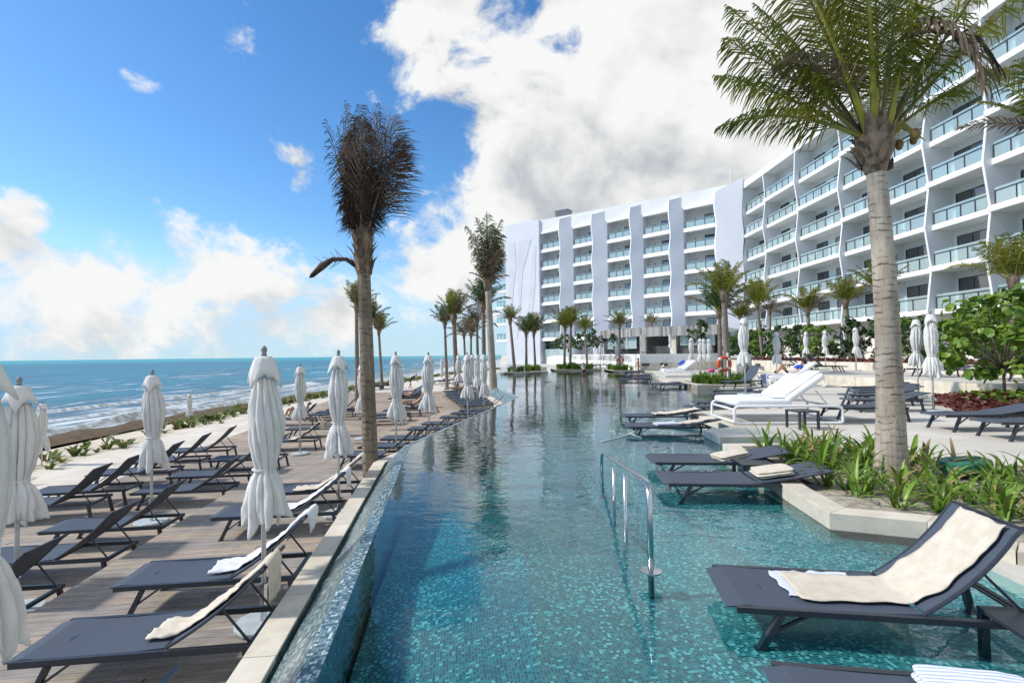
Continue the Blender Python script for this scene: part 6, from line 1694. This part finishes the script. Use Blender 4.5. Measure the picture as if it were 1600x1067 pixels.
def person(loc, rz, J, label, skin, clothes, hair=True, hat=None, group=None):
    """J: joint name -> position; the body is one skinned figure, clothing pieces are its children"""
    root = empty('person', loc, rz); tag(root, label, 'person', group)
    V = {k: Vector(v) for k, v in J.items()}
    up_ = (V['head'] - V['neck']).normalized(); face = V['face'] - V['head'] if 'face' in V else Vector((1, 0, 0))
    face = (face - up_ * face.dot(up_)).normalized(); side = up_.cross(face)
    names = []; jo = []; ed = []
    def add(n, p, r, par=None):
        jo.append((tuple(p), r)); names.append(n); i = len(jo) - 1
        if par is not None: ed.append((names.index(par), i))
    pel, ch = V['pelvis'], V['chest']
    add('pelvis', pel, (.135, .105)); add('waist', pel.lerp(ch, .5), (.115, .09), 'pelvis'); add('chest', ch, (.145, .105), 'waist')
    add('neck', V['neck'], .052, 'chest'); add('head', V['head'] - up_ * .03, (.072, .085), 'neck'); add('crown_', V['head'] + up_ * .085, (.06, .07), 'head')
    add('nose', V['head'] - up_ * .01 + face * .105, .014, 'head')
    for s_ in 'lr':
        add('sh' + s_, V['sh' + s_], .058, 'chest'); add('el' + s_, V['el' + s_], .040, 'sh' + s_); add('wr' + s_, V['wr' + s_], .028, 'el' + s_)
        d = (V['wr' + s_] - V['el' + s_]).normalized(); w = d.cross(Vector((0, 0, 1))); w = w.normalized() if w.length > .1 else Vector((1, 0, 0))
        add('pa' + s_, V['wr' + s_] + d * .07, (.036, .018), 'wr' + s_)
        for q in range(4): add('fi%d%s' % (q, s_), V['wr' + s_] + d * (.145 + (.02, .03, .025, .0)[q]) + w * (q - 1.5) * .024, .009, 'pa' + s_)
        add('th' + s_, V['wr' + s_] + d * .075 + w * (-.055), .010, 'wr' + s_)
        add('hi' + s_, V['hi' + s_], .088, 'pelvis'); add('kn' + s_, V['kn' + s_], .058, 'hi' + s_); add('ca' + s_, V['kn' + s_].lerp(V['an' + s_], .35), .056, 'kn' + s_); add('an' + s_, V['an' + s_], .036, 'ca' + s_)
        add('to' + s_, V['to' + s_], (.042, .024), 'an' + s_)
    skin_body('body', jo, ed, skin, root)
    for kind, mt in clothes:
        if kind == 'shirt':
            j2 = [(tuple(pel.lerp(ch, .12)), (.155, .122)), (tuple(pel.lerp(ch, .55)), (.140, .115)), (tuple(ch), (.165, .125)), (tuple(V['neck'] - up_ * .03), .075)]
            e2 = [(0, 1), (1, 2), (2, 3)]
            for s_ in 'lr': j2 += [(tuple(V['sh' + s_]), .078), (tuple(V['sh' + s_].lerp(V['el' + s_], .62)), .066)]; e2 += [(2, len(j2) - 2), (len(j2) - 2, len(j2) - 1)]
            skin_body('shirt', j2, e2, mt, root)
        if kind in ('shorts', 'trunks'):
            f = .62 if kind == 'shorts' else .3
            j2 = [(tuple(pel.lerp(ch, .15)), (.150, .118)), (tuple(pel), (.158, .125))]; e2 = [(0, 1)]
            for s_ in 'lr': j2 += [(tuple(V['hi' + s_]), .108), (tuple(V['hi' + s_].lerp(V['kn' + s_], f)), .090)]; e2 += [(1, len(j2) - 2), (len(j2) - 2, len(j2) - 1)]
            skin_body('shorts', j2, e2, mt, root, root_i=1)
        if kind == 'top':
            j2 = [(tuple(pel.lerp(ch, .72)), (.142, .112)), (tuple(ch + (V['neck'] - ch) * .12), (.158, .12))]; skin_body('bikini_top', j2, [(0, 1)], mt, root)
        if kind == 'shoes':
            for s_ in 'lr': skin_body('shoe', [(tuple(V['an' + s_]), .05), (tuple(V['an' + s_].lerp(V['to' + s_], .5)), (.05, .04)), (tuple(V['to' + s_]), (.048, .034))], [(0, 1), (1, 2)], mt, root)
    if hair:
        j2 = [(tuple(V['head'] - face * .035 - up_ * .03), (.082, .078)), (tuple(V['head'] - face * .018 + up_ * .085), (.072, .078))]
        if hair == 'long': j2.append((tuple(V['neck'] - face * .07 - up_ * .04), (.07, .05)))
        skin_body('hair', j2, [(0, 1)] + ([(0, 2)] if hair == 'long' else []), 'hair', root)
    if hat:
        c = V['head'] + up_ * .06; mb = MB(); n = 18
        for (r_a, h_a, r_b, h_b) in ((.17, 0.0, .105, .025), (.105, .025, .098, .10), (.098, .10, .03, .125)):
            A_ = [c + (face * math.cos(6.283 * k / n) + side * math.sin(6.283 * k / n)) * r_a + up_ * h_a for k in range(n)]; B_ = [c + (face * math.cos(6.283 * k / n) + side * math.sin(6.283 * k / n)) * r_b + up_ * h_b for k in range(n)]
            mb.add(A_ + B_, [(k, (k + 1) % n, n + (k + 1) % n, n + k) for k in range(n)])
        h_ = mb.obj('hat', hat, root, smooth=True); sm = h_.modifiers.new('t', 'SOLIDIFY'); sm.thickness = .01
    return root
def lying(back, knee, sy=1.0, foot=None):
    """reclined figure along +x from feet to head; origin under the hips at seat height"""
    b_ = R(back); ch = Vector((.40 * math.cos(b_), 0, .11 + .40 * math.sin(b_))); nk = Vector((.60 * math.cos(b_), 0, .11 + .60 * math.sin(b_))); hd = nk + Vector((.15 * math.cos(b_ + .3), 0, .15 * math.sin(b_ + .3)))
    J = dict(pelvis=(0, 0, .12), chest=ch, neck=nk, head=hd, face=hd + Vector((-math.sin(b_), 0, math.cos(b_))) * .1)
    for s_, y in (('l', .19), ('r', -.19)):
        sh = ch.lerp(nk, .55) + Vector((0, y, 0)); J['sh' + s_] = sh
        J['hi' + s_] = Vector((-.06, y * .5, .11)); k = knee[0] if s_ == 'l' else knee[1]
        J['kn' + s_] = Vector((-.06 - .44 * math.cos(k), y * .62, .12 + .44 * math.sin(k)))
        dx = math.sqrt(max(.42 ** 2 - (J['kn' + s_].z - .08) ** 2, .02)); J['an' + s_] = J['kn' + s_] + Vector((-dx, 0, -(J['kn' + s_].z - .08))); J['to' + s_] = J['an' + s_] + Vector((-.10, y * .1, .10))
        J['el' + s_] = sh + Vector((-.20, y * .45, -.20)); J['wr' + s_] = J['el' + s_] + Vector((-.16, -y * .8, .10))
    return J
def standing(bendf=0.0, h=1.0):
    J = dict(pelvis=(0, 0, .92 * h), chest=(.18 * bendf * 1.6, 0, (1.28 - .22 * bendf) * h)); ch = Vector(J['chest'])
    d = (ch - Vector(J['pelvis'])).normalized(); J['neck'] = ch + d * .2 * h; J['head'] = J['neck'] + (d + Vector((.2 * bendf, 0, 0))).normalized() * .16 * h; J['face'] = J['head'] + Vector((.1, 0, -.08 * bendf))
    for s_, y in (('l', .19), ('r', -.19)):
        J['sh' + s_] = ch + d * .11 * h + Vector((0, y * h, 0)); J['el' + s_] = J['sh' + s_] + Vector((.04 + .1 * bendf, y * .25, -.27 * h)); J['wr' + s_] = J['el' + s_] + Vector((.12 + .12 * bendf, -y * .1, -.21 * h))
        J['hi' + s_] = (0, y * .5 * h, .88 * h); J['kn' + s_] = (.04, y * .58 * h, .48 * h); J['an' + s_] = (-.03 + (.12 if s_ == 'l' else -.1) * 1.0, y * .6 * h, .08 * h); J['to' + s_] = Vector(J['an' + s_]) + Vector((.15 * h, 0, -.045 * h))
    return J
q = at_bed(*DB2, 1.18, -.22, .595)
person(q, DB2[3], lying(33, (R(48), R(36))), 'man in a blue shirt and dark cap reclining on the white daybed', 'skin_tan', [('shirt', 'blue_cloth'), ('shorts', 'dark_cloth'), ('shoes', 'dark_cloth')], True, 'dark_cloth')
q = on_lounger(-10.9, 22.8, Z_SAND + .005, R(6), 42, 1.12, 0)
person(q, R(6), lying(42, (R(62), R(50))), 'sunbather in white shirt and pale green shorts with knees up on the sand', 'skin', [('shirt', 'towel_white'), ('shorts', 'green_cloth')])
q = on_lounger(-8.1, 32.6, Z_LOW, R(14), 26, 1.1, 0)
person(q, R(14), lying(26, (R(10), R(14))), 'sunbather in red top and dark trousers on the slanted far row', 'skin', [('top', 'red_cloth'), ('shorts', 'dark_cloth')])
q = on_lounger(-2.5 - .25 * 9, 24.6 + 1.06 * 9, Z_DECK, R(13), 14, 1.1, 0)
person(q, R(13), lying(14, (R(8), R(12))), 'tanned sunbather in red at the end of the tight far row', 'skin_tan', [('top', 'red_cloth'), ('trunks', 'red_cloth')], 'long')
q = on_lounger(-6.4, 26.8, Z_LOW, R(6), 38, 1.1, 0)
person(q, R(6), lying(38, (R(8), R(30))), 'pink skinned sunbather behind the parasol past the pool bend', 'skin', [('trunks', 'dark_cloth')])
b_ = G(641, 607, Z_LOW); person((b_.x, b_.y, Z_LOW + .002), R(10), standing(.9), 'dark dressed person bending over loungers on the far deck', 'skin', [('shirt', 'dark_cloth'), ('shorts', 'dark_cloth')])
b_ = G(912, 584, Z_WATER); person((b_.x, b_.y, Z_WATER - .42), R(100), standing(.15, .86), 'child in a white shirt and dark shorts standing in the shallow water', 'skin', [('shirt', 'towel_white'), ('shorts', 'dark_cloth')])
b_ = G(998, 582, Z_WATER); person((b_.x, b_.y, Z_WATER - .2), R(150), standing(.1, .95), 'long haired woman in a patterned swimsuit at the far pool edge', 'skin', [('top', 'dark_cloth'), ('trunks', 'red_cloth')], 'long')
